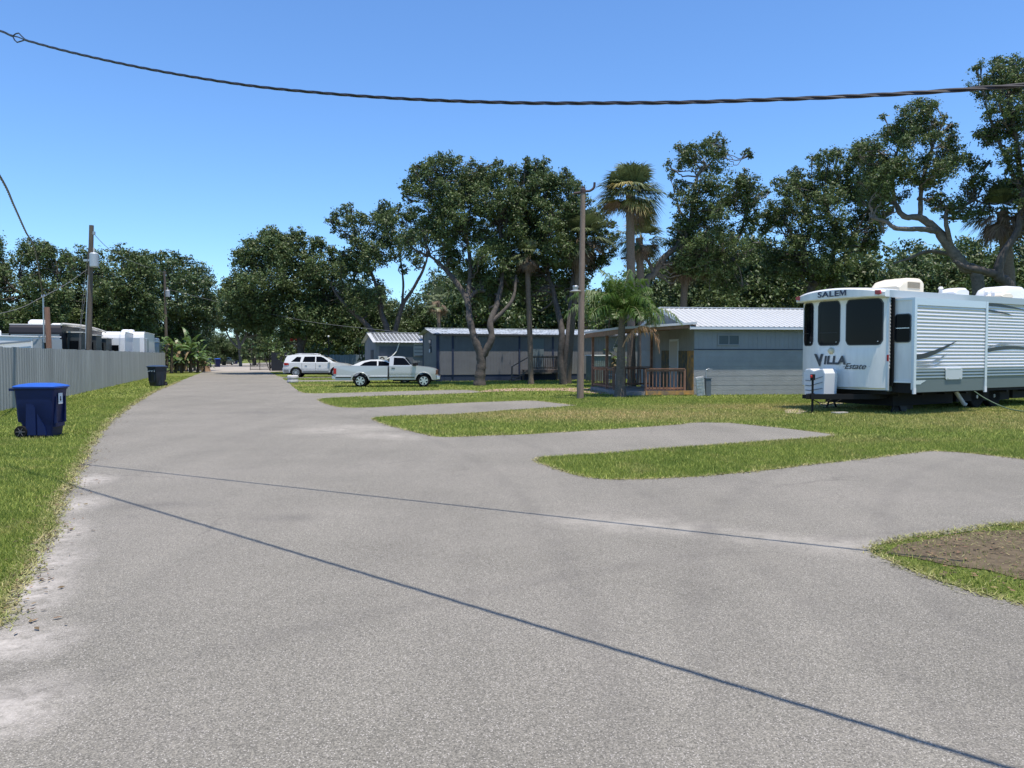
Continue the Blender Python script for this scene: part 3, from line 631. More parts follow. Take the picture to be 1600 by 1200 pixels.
def sabal(label, bu, depth, top_v, rpx, trunk_r, seed, lean=0., nf=40, dead=14, base_v=None, yellow=.15):
    b0 = Vector(((bu-800)/F*depth, depth, 0)); top = D(bu+lean, top_v, depth)-b0; Rm = rpx*depth/F; rr = np.random.default_rng(seed)
    root = thing("cabbage_palm", label, "palm tree", b0, 0, "tall cabbage palms")
    mb = MB(); path = smooth_path([(0, 0, -.1), (top.x*.25, .05, top.z*.33), (top.x*.6, -.05, top.z*.66), (top.x, 0, top.z)], 8)
    rs = [trunk_r*(1.15 if i < 2 else 1)*(1+.06*math.sin(i*2.1)) for i in range(len(path))]; mb.tube(path, rs, 12)
    mb.build("trunk", palmbark, root, smooth=True)
    for nm, n_, el0, el1, m_, sc in (("crown", nf, -.55, 1.5, fan_g, 1), ("yellow_fronds", int(nf*yellow), -.7, .3, fan_y, .95), ("dead_fronds", dead, -1.3, -.5, fan_b, .8)):
        if n_ < 1: continue
        V = []
        for i in range(n_):
            el = el0+(el1-el0)*((i*7) % n_+.5)/n_+rr.normal()*.12; fan(V, np.array([top.x, 0, top.z])+rr.normal(size=3)*.12, i*2.4+rr.uniform(-.3, .3), el, Rm*.42*rr.uniform(.8, 1.1), Rm*.62*sc, rr)
        npmesh(nm, np.array(V).reshape(-1, 3), 3, m_, root)
    return root
sabal("tall cabbage palm with a full round crown rising behind the cottage porch", 987, 40, 303, 58, .22, 71, lean=-3, nf=54, dead=4, yellow=.22)
sabal("shorter dark cabbage palm half hidden behind the tall one by the cottage", 1004, 42.5, 372, 44, .2, 72, lean=-5, nf=28, dead=12, yellow=0)
sabal("slim palm trunk before the long home's door, its crown lost in the oaks", 830, 44.5, 398, 32, .15, 73, lean=-7, nf=16, dead=14, yellow=0)
sabal("cabbage palm with a hanging dark skirt just behind the tall brown pole", 888, 45.5, 372, 56, .16, 74, lean=20, nf=24, dead=12, yellow=0)
sabal("cabbage palm with hanging tan dead fronds behind the cottage roof", 1062, 44, 405, 48, .2, 75, lean=10, nf=22, dead=12, yellow=.2)
sabal("cabbage palm tangled in the tall oak at the right edge of the view", 1588, 36.5, 330, 58, .25, 76, lean=-22, nf=30, dead=22, yellow=.1)
sabal("thin palm with a drooping dark head left of the forked oak", 690, 58, 470, 26, .14, 77, lean=-6, nf=12, dead=10, yellow=0)

def frond(V, o, phi, el, Ln, rr, W=.42, droop=1.5, n=46, rach=None):
    p = np.array(o, float); d = np.array([math.cos(phi)*math.cos(el), math.sin(phi)*math.cos(el), math.sin(el)]); st = Ln/n; pts = [p.copy()]
    for i in range(n):
        d = d+np.array([0, 0, -droop/n*(.4+1.3*i/n)]); d /= np.linalg.norm(d); p = p+d*st; pts.append(p.copy())
        if i < 5: continue
        t_ = i/n; side = np.cross(d, [0, 0, 1.]); side /= np.linalg.norm(side)+1e-9; w_ = W*(math.sin(math.pi*min(1, .15+t_*.9))**.6)
        for s_ in (-1, 1):
            L_ = w_*rr.uniform(.8, 1.1); dd = side*s_*.75+d*.45+rr.normal(size=3)*.12; dd /= np.linalg.norm(dd)
            m_ = p+dd*L_*.5; e = m_+dd*L_*.35+np.array([0, 0, -.55*L_]); q = d*.024
            V.append([p, m_-q, m_+q]); V.append([m_-q, e, m_+q])
    if rach is not None: rach.tube([tuple(q_) for q_ in pts[::3]], [.022*(1-i/len(pts[::3]))+.006 for i in range(len(pts[::3]))], 5)
q_g = M_("queen palm leaflets", (0.050,0.11,0.018), 0.45, col2=(0.11,0.185,0.034), vscale=1.2, island=.35, transl=.3)
q_d = M_("dry palm leaflets", (0.55,0.33,0.17), 0.8, island=.3, transl=.2)
rachm = M_("frond stalk", (0.16,0.17,0.06), .6)
rr = np.random.default_rng(81); b0 = G(969, 619.5); root = thing("queen_palm", "feathery green palm with one brown dead frond, standing before the cottage porch", "palm tree", b0)
tp = D(972, 494, b0.y)-b0
mb = MB(); mb.tube(smooth_path([(0, 0, -.1), (.0, 0, .5), (.02, 0, 1.6), (tp.x, 0, tp.z)], 6), lerp_r([.30, .2, .165, .12], 6), 12); mb.build("trunk", palmbark, root, smooth=True)
V, ra = [], MB()
for i in range(34):
    frond(V, (tp.x, 0, tp.z), i*2.399+.4, .5+1.0*((i*7) % 34)/34, 1.85+rr.uniform(-.3, .55), rr, W=.7, droop=2.0, rach=ra)
frond(V, (tp.x, -.1, tp.z-.35), -.25, .75, 2.9, rr, W=.6, droop=2.2, rach=ra); frond(V, (tp.x, 0, tp.z), 3.3, .7, 2.9, rr, W=.6, droop=2.1, rach=ra); frond(V, (tp.x, 0, tp.z), 2.9, 1.0, 2.9, rr, W=.6, droop=2.3, rach=ra)
npmesh("fronds", np.array(V).reshape(-1, 3), 3, q_g, root); ra.build("frond_stalks", rachm, root)
V, ra = [], MB(); frond(V, (tp.x, -.15, tp.z-1.25), -.15, 1.2, 2.6, rr, W=.55, droop=5.0, n=60, rach=ra)
npmesh("dead_leaflets", np.array(V).reshape(-1, 3), 3, q_d, root); ra.build("dead_stalk", q_d, root); 

# banana clump by the fence end
ban_g = M_("banana leaf", (0.06,0.12,0.028), 0.4, col2=(0.13,0.20,0.05), vscale=1.0, island=.2, transl=.3)
ban_y = M_("dry banana leaf", (0.30,0.22,0.12), .8, col2=(0.2,0.15,.08), island=.2, transl=.2)
ban_s = M_("banana stem", (0.13,0.095,0.06), .8, var=.4, vscale=4)
def strap(V, o, phi, el, Ln, Wd, rr, droop=2.2, n=14, gaps=.25):
    p = np.array(o, float); d = np.array([math.cos(phi)*math.cos(el), math.sin(phi)*math.cos(el), math.sin(el)]); st = Ln/n
    for i in range(n):
        q = p+d*st; side = np.cross(d, [0, 0, 1.]); side /= np.linalg.norm(side)+1e-9; w0 = Wd*math.sin(math.pi*min(1, .12+.88*i/n)); w1 = Wd*math.sin(math.pi*min(1, .12+.88*(i+1)/n)); dz = np.array([0, 0, 1.])
        for s_ in (-1, 1):
            if rr.random() < gaps: continue
            V.append([p, q, q+side*s_*w1-dz*w1*.5, p+side*s_*w0-dz*w0*.5])
        p = q; d = d+np.array([0, 0, -droop/n*(.3+1.4*i/n)]); d /= np.linalg.norm(d)
def banana(label, u, v, hgt, nl, Ln, seed, group, ndry=3, name="banana_plant", W=.30):
    rr = np.random.default_rng(seed); b0 = G(u, v); root = thing(name, label, "banana plant", b0, 0, group)
    mb = MB()
    mb.tube(smooth_path([(0, 0, -.05), (.04, 0, hgt*.5), (rr.normal()*.1, 0, hgt)], 5), lerp_r([.17, .13, .07], 5), 9); mb.build("stem", ban_s, root, smooth=True)
    V = []
    for i in range(nl): strap(V, (0, 0, hgt*(1-.62*rr.random()**1.5)-.05), i*2.4+rr.uniform(-.3, .3), rr.uniform(.2, 1.4), Ln*rr.uniform(.6, 1.15), W, rr)
    npmesh("leaves", np.array(V).reshape(-1, 3), 4, ban_g, root)
    if ndry:
        V = []
        for i in range(ndry*2): strap(V, (0, 0, hgt*rr.uniform(.45, .95)), i*2.1+.5, rr.uniform(-.2, .6), Ln*.7, W*.6, rr, droop=4.5)
        npmesh("dry_leaves", np.array(V).reshape(-1, 3), 4, ban_y, root)
BG = "banana plants at the end of the grey fence"
for i, (u, v, hg, nl, Ln, lb) in enumerate([(278,579.5,1.9,16,2.4,"banana plant at the back of the clump between the two tallest stems"),(304,579.5,1.8,16,2.5,"banana plant at the back right of the clump, half hidden by arching leaves"),(252,581,2.2,14,2.3,"tall banana plant leaning out over the end of the grey fence"),(268,583.5,2.9,13,2.3,"tallest banana plant of the clump, upright pale leaves above its neighbours"),(284,582.5,2.2,13,2.3,"banana plant left of centre in the clump with drooping dry leaves"),(298,582.5,2.5,15,2.7,"banana plant in the middle of the clump with long arching dark leaves"),(309,582,1.7,13,2.2,"banana plant in the right half of the clump, leaves reaching over the road"),
        (318,581,1.2,11,1.6,"small banana plant at the road end of the clump beside the brown stump"),(274,582,1.3,12,1.8,"low leafy banana plant at the foot of the tallest one"),(259,582,1.5,12,1.6,"low banana plant against the end of the grey fence"),(291,580.5,1.0,14,2.0,"low broad banana plant filling the back of the clump")]):
    banana(lb, u, v, hg, nl, Ln, 90+i, BG, 4)
banana("young banana plant with arching pale leaves and dry base leaves behind the tall brown pole", 893, 592.5, 1.2, 8, 1.9, 101, None, 9, W=.12)
banana("small banana plant with light leaves seen through the open cottage porch", 958, 593, 1.7, 7, 1.3, 102, None, 2)
# ================================================================== fence left
f0, f1 = G(0, 643), G(258, 584.6); fd = (f1-f0).normalized(); fs = f0-fd*3.2; fL = (f1-fs).length; fang = math.atan2(fd.y, fd.x)
fence_m = M_("grey coated steel", (0.27,0.285,0.275), 0.42, 0.0, var=0.20, vscale=1.1, stretch=(1,1,.12))
root = thing("metal_fence", "long grey corrugated metal fence along the left verge", "fence", fs, fang)
nP = int(fL/0.9)
mb = MB()
rib = [(0,0),(.05,0),(.075,.032),(.115,.032),(.14,0),(.19,0),(.195,.006),(.205,.006),(.21,0),(.25,0),(.255,.006),(.265,.006),(.27,0)]
xs = [];  x = 0
while x < fL:
    for (a, d_) in rib: xs.append((x+a, -d_))
    x += .3
vs = []; random.seed(4)
for (a, d_) in xs: 
    dz = .012*math.sin(int(a/.9)*2.7)
    vs += [(a, d_+.006*math.sin(a*.9), .0), (a, d_+.006*math.sin(a*.9+1), .95), (a, d_, 1.92+dz)]
fs_ = []
for i in range(len(xs)-1): fs_ += [(3*i, 3*i+3, 3*i+4, 3*i+1), (3*i+1, 3*i+4, 3*i+5, 3*i+2)]
mb.add(vs, fs_); mb.build("corrugated_sheets", fence_m, root)
mb = MB()
for z in (.35, 1.0, 1.7): mb.box(0, fL, .03, .08, z, z+.09)
mb.build("rails", wood, root)
for i in range(int(fL/2.4)+1): MB().box(i*2.4, i*2.4+.09, .085, .175, -.05, 1.85).build("post", wood, root)

# ================================================================== wheelie bins
def rrect(x0, x1, y0, y1, r, n=4):
    out = []
    for cx, cy, a0 in ((x1-r, y1-r, 0), (x0+r, y1-r, 90), (x0+r, y0+r, 180), (x1-r, y0+r, 270)):
        for k in range(n+1): a = R(a0+90*k/n); out.append((cx+r*math.cos(a), cy+r*math.sin(a)))
    return out
def loft(mb, rings, cap=(True, True)):
    n = len(rings[0]); vs = [p for r_ in rings for p in r_]; fs = []
    for i in range(len(rings)-1):
        for j in range(n): fs.append([i*n+j, i*n+(j+1) % n, (i+1)*n+(j+1) % n, (i+1)*n+j])
    if cap[0]: fs.append(list(range(n))[::-1])
    if cap[1]: fs.append([(len(rings)-1)*n+j for j in range(n)])
    return mb.add(vs, fs)
def bin_(label, loc, rz, bodym, lidm, panel=None, sticker=False, group=None, s=1.0, detail=True, word=None, name="wheelie_bin"):
    root = thing(name, label, "wheelie bin", loc, rz, group); root.scale = (s, s, s)
    B = lambda z, x0, x1, y_, r=.06: [(p[0], p[1], z) for p in rrect(x0, x1, -y_, y_, r)]
    mb = MB(); loft(mb, [B(.03,-.20,.30,.26), B(.10,-.23,.31,.27), B(.32,-.30,.34,.285), B(.34,-.36,.345,.29), B(.80,-.385,.375,.31), B(1.0,-.40,.39,.32), B(1.02,-.415,.41,.335), B(1.06,-.415,.41,.335)])
    if detail:
        for sy in (-1, 1):   # moulded side panels, raised
            mb.prism([(-.18,.06),(.02,.06),(.02,.62),(-.02,.70),(-.16,.72)], 'y', sy*.272, sy*.312)
            mb.prism([(.05,.06),(.22,.06),(.20,.22),(.05,.52)], 'y', sy*.272, sy*.300)
        mb.box(.33,.372,-.2,.2,.22,.30); mb.box(.35,.40,-.22,-.17,.30,.86); mb.box(.35,.40,.17,.22,.30,.86)
    mb.build("body", bodym, root, smooth=True, angle=30)
    L_ = lambda z, e: [(p[0], p[1], z) for p in rrect(-.42-e*.2, .425+e, -.345-e, .345+e, .07)]
    mb = MB(); loft(mb, [L_(1.045,.012), L_(1.075,.02), L_(1.085,.01), [(p[0], p[1], 1.12) for p in rrect(-.34,.33,-.27,.27,.09)], [(p[0], p[1], 1.142) for p in rrect(-.2,.2,-.16,.16,.06)]])
    mb.build("lid", lidm, root, smooth=True, angle=25)
    mb = MB(); mb.tube([(-.50,-.25,1.02), (-.50,.25,1.02)], .018, 8)
    for y_ in (-.25, 0, .25): mb.box(-.515,-.40,y_-.02,y_+.02,.985,1.04)
    mb.build("handle", bodym, root)
    for sy in (-1, 1):
        wmb = MB(); wmb.lathe([(.02,-.035),(.118,-.035),(.13,-.02),(.13,.02),(.118,.035),(.02,.035)], (-.27, sy*.30, .13), 'y', 20); wo_ = wmb.build("wheel", rubber, root, smooth=True)
        h = MB(); h.lathe([(.035,-.04),(.035,.04)], (-.27, sy*.30, .13), 'y', 12)
        for k in range(6):
            a = k*math.pi/3; h.tube([(-.27, sy*.338, .13), (-.27+.09*math.cos(a), sy*.338, .13+.09*math.sin(a))], .008, 5)
        h.build("hub", M_("grey plastic", (.08,.08,.085), .5), wo_)
    if sticker:
        MB().box(.402,.406,-.13,.05,.70,.93).build("sticker", M_("white sticker", (.7,.72,.74), .4), root)
        MB().prism([(-.06,.86),(-.02,.86),(-.02,.8),(0,.8),(-.04,.75),(-.08,.8),(-.06,.8)], 'x', .4065, .409).build("sticker_mark", black_m, root)
    if word:
        vs, fs_ = text_mesh(word, .15, .004, sx=1.0); mb = MB(); mb.add([(.415, p[0], .80+p[1]) for p in vs], fs_); mb.build("lettering", M_("chalk white", (.55,.6,.62), .7), root)
    return root
navy = M_("blue bin plastic", (0.004,0.012,0.066), 0.45, spec=.3, var=.12, vscale=5); lidb = M_("bright blue lid", (0.014,0.085,0.40), 0.45, var=.1, vscale=6)
dkbin = M_("dark slate bin plastic", (0.014,0.022,0.034), 0.4); dkl = M_("dark lid", (.03,.045,.075), .3)
b1 = G(66, 682); bin_("bright blue recycling bin with white sticker standing on the grass in the left foreground", b1, R(6), navy, lidb, sticker=True, s=.96)
b2 = G(246, 603.5); bin_("dark slate wheelie bin with white handwriting on its front, before the end of the fence", b2, R(-112), dkbin, dkl, word="Lorene 2")
bin_("blue bin beside the road just past the banana plants", G(340, 573.6), R(-60), navy, lidb, s=1.12, detail=False)
bin_("dark bin at the road edge between the banana plants and the blue bin", G(326, 574.2), R(-70), dkbin, dkl, s=1.15, detail=False)
bin_("blue bin far down the lane, the one nearest the far sign", G(368, 569), R(-60), navy, navy, s=1.2, detail=False)
bin_("dark bin far down the lane beside the far blue one", G(359, 569), R(-60), dkbin, dkl, s=1.2, detail=False)

# ================================================================== poles and lines
polew = M_("creosoted pole", (0.115,0.095,0.075), 0.95, var=.35, vscale=4, bump=.8, bscale=20, stretch=(3,3,.25))
poleb = M_("tan spun pole", (0.225,0.165,0.125), 0.9, var=.22, vscale=5, bump=.6, bscale=24, stretch=(3,3,.3))
insul = M_("porcelain", (.5,.48,.45), .3)
wirem = M_("grey wire", (.14,.14,.14), .6)
# brown light pole on the lawn
b0 = G(906.5, 623.3); tp = D(911, 297, b0.y)-b0; root = thing("light_pole", "tall plain brown pole with a bent arm on top, standing on the lawn", "pole", b0)
mb = MB(); mb.tube([(0,0,-.2),(tp.x*.1,0,tp.z*.1),(tp.x*.5,0,tp.z*.5),(tp.x,0,tp.z)], [.135,.13,.115,.09], 16); mb.build("shaft", poleb, root, smooth=True)
def dd(u, v, o=b0): q = D(u, v, o.y)-o; return (q.x, q.y, q.z)
MB().tube(smooth_path([dd(896.5,302), dd(905,301), dd(914,299), dd(922,298), dd(928,293), dd(929,285)], 4), .045, 8).build("bent_arm", M_("rusty dark pipe", (.05,.03,.03), .7), root, smooth=True)
mb = MB(); mb.lathe([(.05,tp.z-.15),(.105,tp.z-.12),(.105,tp.z+.02),(.06,tp.z+.06),(.06,tp.z+.12),(.03,tp.z+.14)], (tp.x,0,0), 'z', 14); mb.build("cap", M_("rusty dark pipe", (.05,.03,.03)), root, smooth=True)
q = dd(900,453)
mb = MB(); mb.lathe([(.10,q[2]+.16),(.12,q[2]+.12),(.10,q[2]),(.24,q[2]-.06),(.23,q[2]-.08)], (q[0]-.02,-.05,0), 'z', 16); mb.tube([(q[0],-.05,q[2]+.1),(q[0]+.18,0,q[2]+.1)], .02, 6)
lo = mb.build("lamp_housing", galv, root, smooth=True)
# wooden utility poles beyond the fence
def upole(label, ub, ut, vt, depth, r0, tv, side, group):
    b0 = Vector(((ub-800)/F*depth, depth, 0)); tp = D(ut, vt, depth)-b0; root = thing("utility_pole", label, "utility pole", b0, 0, group)
    MB().tube([(0,0,-.2),(tp.x*.5,0,tp.z*.5),tuple(tp)], [r0,r0*.85,r0*.68], 12).build("shaft", polew, root, smooth=True)
    q = D(tv[0], tv[1], depth)-b0; rr_ = .2
    t_ = MB().lathe([(rr_*.7,q.z+.36),(rr_,q.z+.3),(rr_,q.z-.3),(rr_*.8,q.z-.34)], (q.x,-.12,0), 'z', 16).build("transformer", M_("grey transformer", (.38,.42,.45), .45, .2), root, smooth=True)
    mb = MB(); mb.tube([(q.x,-.12,q.z+.36),(q.x,-.12,q.z+.6)], .035, 8); mb.build("bushing", insul, t_)
    mb = MB(); mb.box(min(0,q.x),max(0,q.x),-.13,-.07,q.z-.05,q.z+.05); mb.box(tp.x+.06,tp.x+.16,-.05,.05,tp.z-.45,tp.z-.3); mb.build("bracket", galv, root)
    return root, b0
p1, p1b = upole("leaning wooden utility pole with a round grey transformer, just behind the fence", 136, 143, 352, 37.5, .15, (149,407), 1, "wooden utility poles")
MB().tube([tuple(D(137.5,430,37.2)-p1b),tuple(D(134.5,500,37.2)-p1b),tuple(D(133.5,545,37.2)-p1b)], .022, 6).build("conduit", galv, p1)
mb = MB(); mb.tube([tuple(D(141,362,37.5)-p1b), tuple(D(126,500,37)-p1b), tuple(D(120,600,36.5)-p1b)], .008, 5); mb.tube([tuple(D(139,425,37.5)-p1b), tuple(D(127,505,37)-p1b), tuple(D(124,590,36.5)-p1b)], .008, 5); mb.build("guy_wires", wirem, p1)
p2, p2b = upole("far wooden utility pole with a small pale transformer, above the banana plants", 261, 257, 424, 76, .16, (263,459), 1, "wooden utility poles")
# meter post behind the fence
b0 = Vector(((79-800)/F*35, 35, 0)); root = thing("meter_post", "reddish timber meter post with a thin metal riser pipe beside it, behind the fence", "post", b0)
tp = D(73.5,480,35)-b0; MB().tube([(0,0,-.1),(tp.x,0,tp.z)], [.13,.105], 10).build("post", M_("red timber", (.23,.125,.085), .9, var=.25, bump=.5, stretch=(3,3,.4)), root, smooth=True)
mb = MB(); a = D(69,535,35)-b0; c_ = D(67.5,465,35)-b0; mb.tube([tuple(a),tuple(c_)], .035, 8); mb.lathe([(.03,0),(.085,.05),(.06,.14)], tuple(c_), 'z', 10); mb.build("riser_pipe", galv, root, smooth=True)

cab = M_("black cable", (0.022,0.02,0.025), 0.35, spec=.6)
def cable(name, label, pts, r=.012, hel=.012, lay=.75, loop=None, group=None, cat="cable"):
    pts = [Vector(p) for p in pts]; sm = smooth_path(pts, 10); o0 = Vector(sm[0]); L_ = 0; mb = MB(); dense = []
    for i in range(len(sm)-1):
        k = max(1, int((sm[i+1]-sm[i]).length/.06)); dense += [sm[i].lerp(sm[i+1], j/k) for j in range(k)]
    dense.append(sm[-1])
    if hel == 0: mb.tube(dense[::5]+[dense[-1]], r, 6)
    else:
        for s_ in range(3):
            q, Ls = [], 0
            for i, p in enumerate(dense):
                if i: Ls += (p-dense[i-1]).length
                t_ = (dense[min(i+1, len(dense)-1)]-dense[max(i-1, 0)]).normalized(); a = Vector((0,0,1)); a = (a-t_*a.dot(t_)).normalized(); b_ = t_.cross(a)
                ph = 2*math.pi*Ls/lay+s_*2.094; ex = hel
                if loop and loop[0] < Ls < loop[1]:
                    tt = (Ls-loop[0])/(loop[1]-loop[0]); bulge = math.sin(math.pi*tt)*loop[2]; q.append(p+a*bulge*(1, -1, .15)[s_]); continue
                q.append(p+(a*math.cos(ph)+b_*math.sin(ph))*ex)
            mb.tube(q, r, 6)
    o = mb.build(name, cab if hel else wirem, None, smooth=True, origin=o0); tag(o, label, cat, group); return o
shx, shy = -SUN_H[0]/math.tan(R(SUN_EL)), -SUN_H[1]/math.tan(R(SUN_EL))
A_, B_ = G(130,726), G(1360,862); sl_ = (B_.y-A_.y)/(B_.x-A_.x)
def on_cable(u, v):
    d = ray(u, v); k, m_ = d[0]/d[1], d[2]/d[1]      # depth such that the shadow falls on the measured line
    # y+shy*h = A.y + sl*(x+shx*h-A.x), x=k*y, h=H+m*y
    y = (A_.y+sl_*(shx*H-A_.x)-shy*H)/(1+shy*m_-sl_*(k+shx*m_)); return Vector((k*y, y, H+m_*y))
up_ = [(-90,12),(0,48),(28,59),(100,79),(200,101.5),(300,120),(400,135),(500,145),(600,152.5),(700,157.5),(800,160.5),(860,161.3),(950,161),(1050,160.3),(1150,157.5),(1250,154),(1350,149.5),(1450,144),(1530,138),(1600,133),(1720,122)]
cp_ = [on_cable(*q) for q in up_]
acc = [0]
for i in range(len(cp_)-1): acc.append(acc[-1]+(cp_[i+1]-cp_[i]).length)
print("CABLE", [tuple(round(c, 2) for c in p) for p in cp_[::4]], "loop at", acc[1:4])
cable("twisted_cable", "black twisted overhead cable crossing the sky, with a small opened loop at its left end", cp_, r=.0092, hel=.0092, lay=.72, loop=(acc[2]-.13, acc[2]+.13, .065), group="twisted overhead cables")
S0, S1 = G(105,757), G(1560,1197); pts2 = []
for t_, h_ in ((-.25,7.0),(-.08,6.6),(.2,5.6),(.5,4.75),(.8,4.1),(1.1,3.8),(1.5,3.8)):
    s_ = S0.lerp(S1, t_); pts2.append((s_.x-shx*h_, s_.y-shy*h_, h_))
cable("twisted_cable", "overhead cable clipping the top left corner of the sky", pts2, r=.0095, hel=.010, lay=.9, group="twisted overhead cables")
cable("service_cable", "dark service cable sagging down from the left edge to the meter post behind the fence", [D(-112,110,12.5), D(0,276,20), D(22,322,24), D(40,362,28), D(55,392,31), D(67,462,35)], r=.017, hel=.017, lay=1.1, group="service cables")
cable("service_wire", "thin pale wire running from the leaning pole past the meter post", [D(138,420,37.5), D(100,446,36.5), D(68,463,35), D(30,482,34), D(-20,494,33)], r=.012, hel=0, group="service cables")
cable("phone_wire", "thin wire from the top of the leaning pole towards the far pole", [D(145,364,37.5), D(175,392,48), D(215,412,62), D(257,426,76)], r=.015, hel=0, group="service cables")
cable("drop_wire", "thin sagging wire crossing the dark trees towards the grey shed roof", [D(262,452,76), D(350,474,72), D(430,492,68), D(500,505,64), D(600,516,58), (-8.4,57,3.4)], r=.018, hel=0, group="service cables")
# ================================================================== park homes
def siding_wall(mb, p0, p1, z0, z1, step=.2, gr=.02, d=.008, m=0, top=None):
    """vertical grooved siding from p0 to p1 (2D), thin real grooves; top(t) gives height"""
    a, b_ = Vector((*p0, 0)), Vector((*p1, 0)); L_ = (b_-a).length; t_ = (b_-a)/L_; n = Vector((t_.y, -t_.x, 0)); xs = []; x = 0
    while x < L_-1e-6:
        xs += [(x, 0), (min(L_, x+step-gr), 0), (min(L_, x+step-gr*.8), -d), (min(L_, x+step-gr*.2), -d)]; x += step
    xs.append((L_, 0)); vs = []
    if top:   # keep the apex
        xs.append((L_/2, 0)); xs.sort()
    for (s_, o_) in xs:
        p = a+t_*s_+n*o_; vs += [(p.x, p.y, z0), (p.x, p.y, top(s_/L_) if top else z1)]
    mb.add(vs, [(2*i, 2*i+2, 2*i+3, 2*i+1) for i in range(len(xs)-1)], m)
def roof_gable(L_, Wd, ze, zr, ox, oy, rib=.23, thick=.05):
    """ribbed metal roof, ridge along x"""
    mb = MB(); prof = []; x = -ox
    while x < L_+ox: prof += [(x, 0), (x+rib*.72, 0), (x+rib*.80, .028), (x+rib*.92, .028)]; x += rib
    prof.append((L_+ox, 0)); half = Wd/2+oy; dz = (zr-ze)*oy/(Wd/2)
    for sgn in (-1, 1):
        y0 = Wd/2+sgn*half; z0 = ze-dz
        vs = []
        for (a, h) in prof: vs += [(a, y0, z0+h), (a, Wd/2, zr+h)]
        mb.add(vs, [(2*i, 2*i+2, 2*i+3, 2*i+1) for i in range(len(prof)-1)])
        mb.add([(-ox, y0, z0-.004), (L_+ox, y0, z0-.004), (L_+ox, Wd/2, zr-thick), (-ox, Wd/2, zr-thick)], [(0,1,2,3)])
    mb.box(-ox, L_+ox, Wd/2-.13, Wd/2+.13, zr+.012, zr+.045)
    return mb
def eave_z(ze, zr, Wd, oy): return ze-(zr-ze)*oy/(Wd/2)
blu = M_("blue grey siding", (0.255,0.268,0.27), .75, var=.10, vscale=1.2, bump=.1)
blu2 = M_("slate siding", (0.145,0.150,0.155), .75, var=.12, vscale=1.2)
navyt = M_("navy trim", (0.018,0.03,0.065), .6)
dkw = M_("dark blue wall", (0.085,0.10,0.125), .8, var=.15, vscale=.8)
wroof = M_("white metal roof", (0.50,0.52,0.53), .38, .1, var=.05, vscale=2)
groof = M_("weathered metal roof", (0.62,0.66,0.68), .35, .35, col2=(0.22,0.24,0.24), vscale=2.2, thresh=(.42,.66))
trimw = M_("white trim", (.60,.64,.67), .5)
cream = M_("off white door", (.46,.44,.40), .6)
block = M_("painted block wall", (0.29,0.305,0.305), .85, var=.10, vscale=1.5, bump=.6, bscale=40)

# ---- white-roofed cottage with porch
co = G(1084,617.3); ct = R(7.5); root = thing("cottage", "blue-grey cottage with white ribbed metal roof and side porch, left of the big travel trailer", "house", co, ct)
CL, CW, CE, CR = 8.2, 7.5, 2.95, 3.88
mb = MB(); zs = 1.92
siding_wall(mb, (0,0), (CL,0), zs, CE-.02, .2); siding_wall(mb, (0,CW), (0,0), zs, CE, .2, top=lambda t_: CE-.03+(CR-CE)*(1-abs(2*t_-1)))
mb.add([(CL,.0,zs),(CL,CW,zs),(CL,CW,CE-.03),(CL,CW/2,CR-.05),(CL,0,CE-.03)], [(0,1,2,3,4)]); mb.add([(0,CW,zs),(CL,CW,zs),(CL,CW,CE-.02),(0,CW,CE-.02)], [(0,1,2,3)])
mb.build("siding", blu, root)
mb = MB()
bw, bh = .4, .2; 
nrow = int(zs/bh)+1                       # block courses with shallow real joints
for ww in ('f', 's'):
    Lw = CL if ww == 'f' else CW
    for r_ in range(nrow):
        z0, z1 = r_*bh, min(zs, r_*bh+bh)
        if z1-z0 < .02: continue
        if ww == 'f': mb.box(0, Lw, .012+(.004 if r_ % 2 else 0), .2, z0+.004, z1-.004)
        else: mb.box(.012+(.004 if r_ % 2 else 0), .2, .02, Lw, z0+.004, z1-.004)
mb.box(.02, CL, .022, .19, 0, zs-.001); mb.box(.022,.19,.2,CW,0,zs-.001); mb.box(.2,CL,CW-.2,CW,0,zs); mb.box(CL-.2,CL,.2,CW-.2,0,zs)
mb.build("block_wall", block, root)
MB().box(-.012, CL, -.012, .01, zs-.015, zs+.02).build("flashing", navyt, root)
roof_gable(CL, CW, CE, CR, .28, .34).build("roof", wroof, root)
mb = MB(); ez = eave_z(CE, CR, CW, .34)
for y0, y1 in ((-.34, CW/2), (CW+.34, CW/2)):
    mb.add([(-.31,y0,ez-.13),(-.31,y1,CR-.13),(-.31,y1,CR+.03),(-.31,y0,ez+.03),(-.285,y0,ez-.13),(-.285,y1,CR-.13),(-.285,y1,CR+.03),(-.285,y0,ez+.03)], [(0,1,2,3),(4,7,6,5),(0,3,7,4),(1,5,6,2),(0,4,5,1),(3,2,6,7)])
mb.build("bargeboard", trimw, root)
MB().box(-.28, CL, -.335, -.31, ez-.11, ez-.006).build("fascia", trimw, root)
# window
wz0, wz1 = 1.65-(534-556)*32.7/1200-.35+.12, 0
fr = MB(); x0, x1, z0, z1 = 1.08, 1.95, 2.14, 2.50
fr.box(x0-.05,x1+.05,-.03,.0,z1,z1+.05); fr.box(x0-.05,x1+.05,-.04,.0,z0-.05,z0); fr.box(x0-.05,x0,-.03,0,z0,z1); fr.box(x1,x1+.05,-.03,0,z0,z1); fr.box((x0+x1)/2-.02,(x0+x1)/2+.02,-.028,0,z0,z1)
wn = fr.build("window", blu, root); MB().box(x0,x1,-.012,-.004,z0,z1).build("pane", M_("grey window pane", (.10,.125,.13), .15), wn)
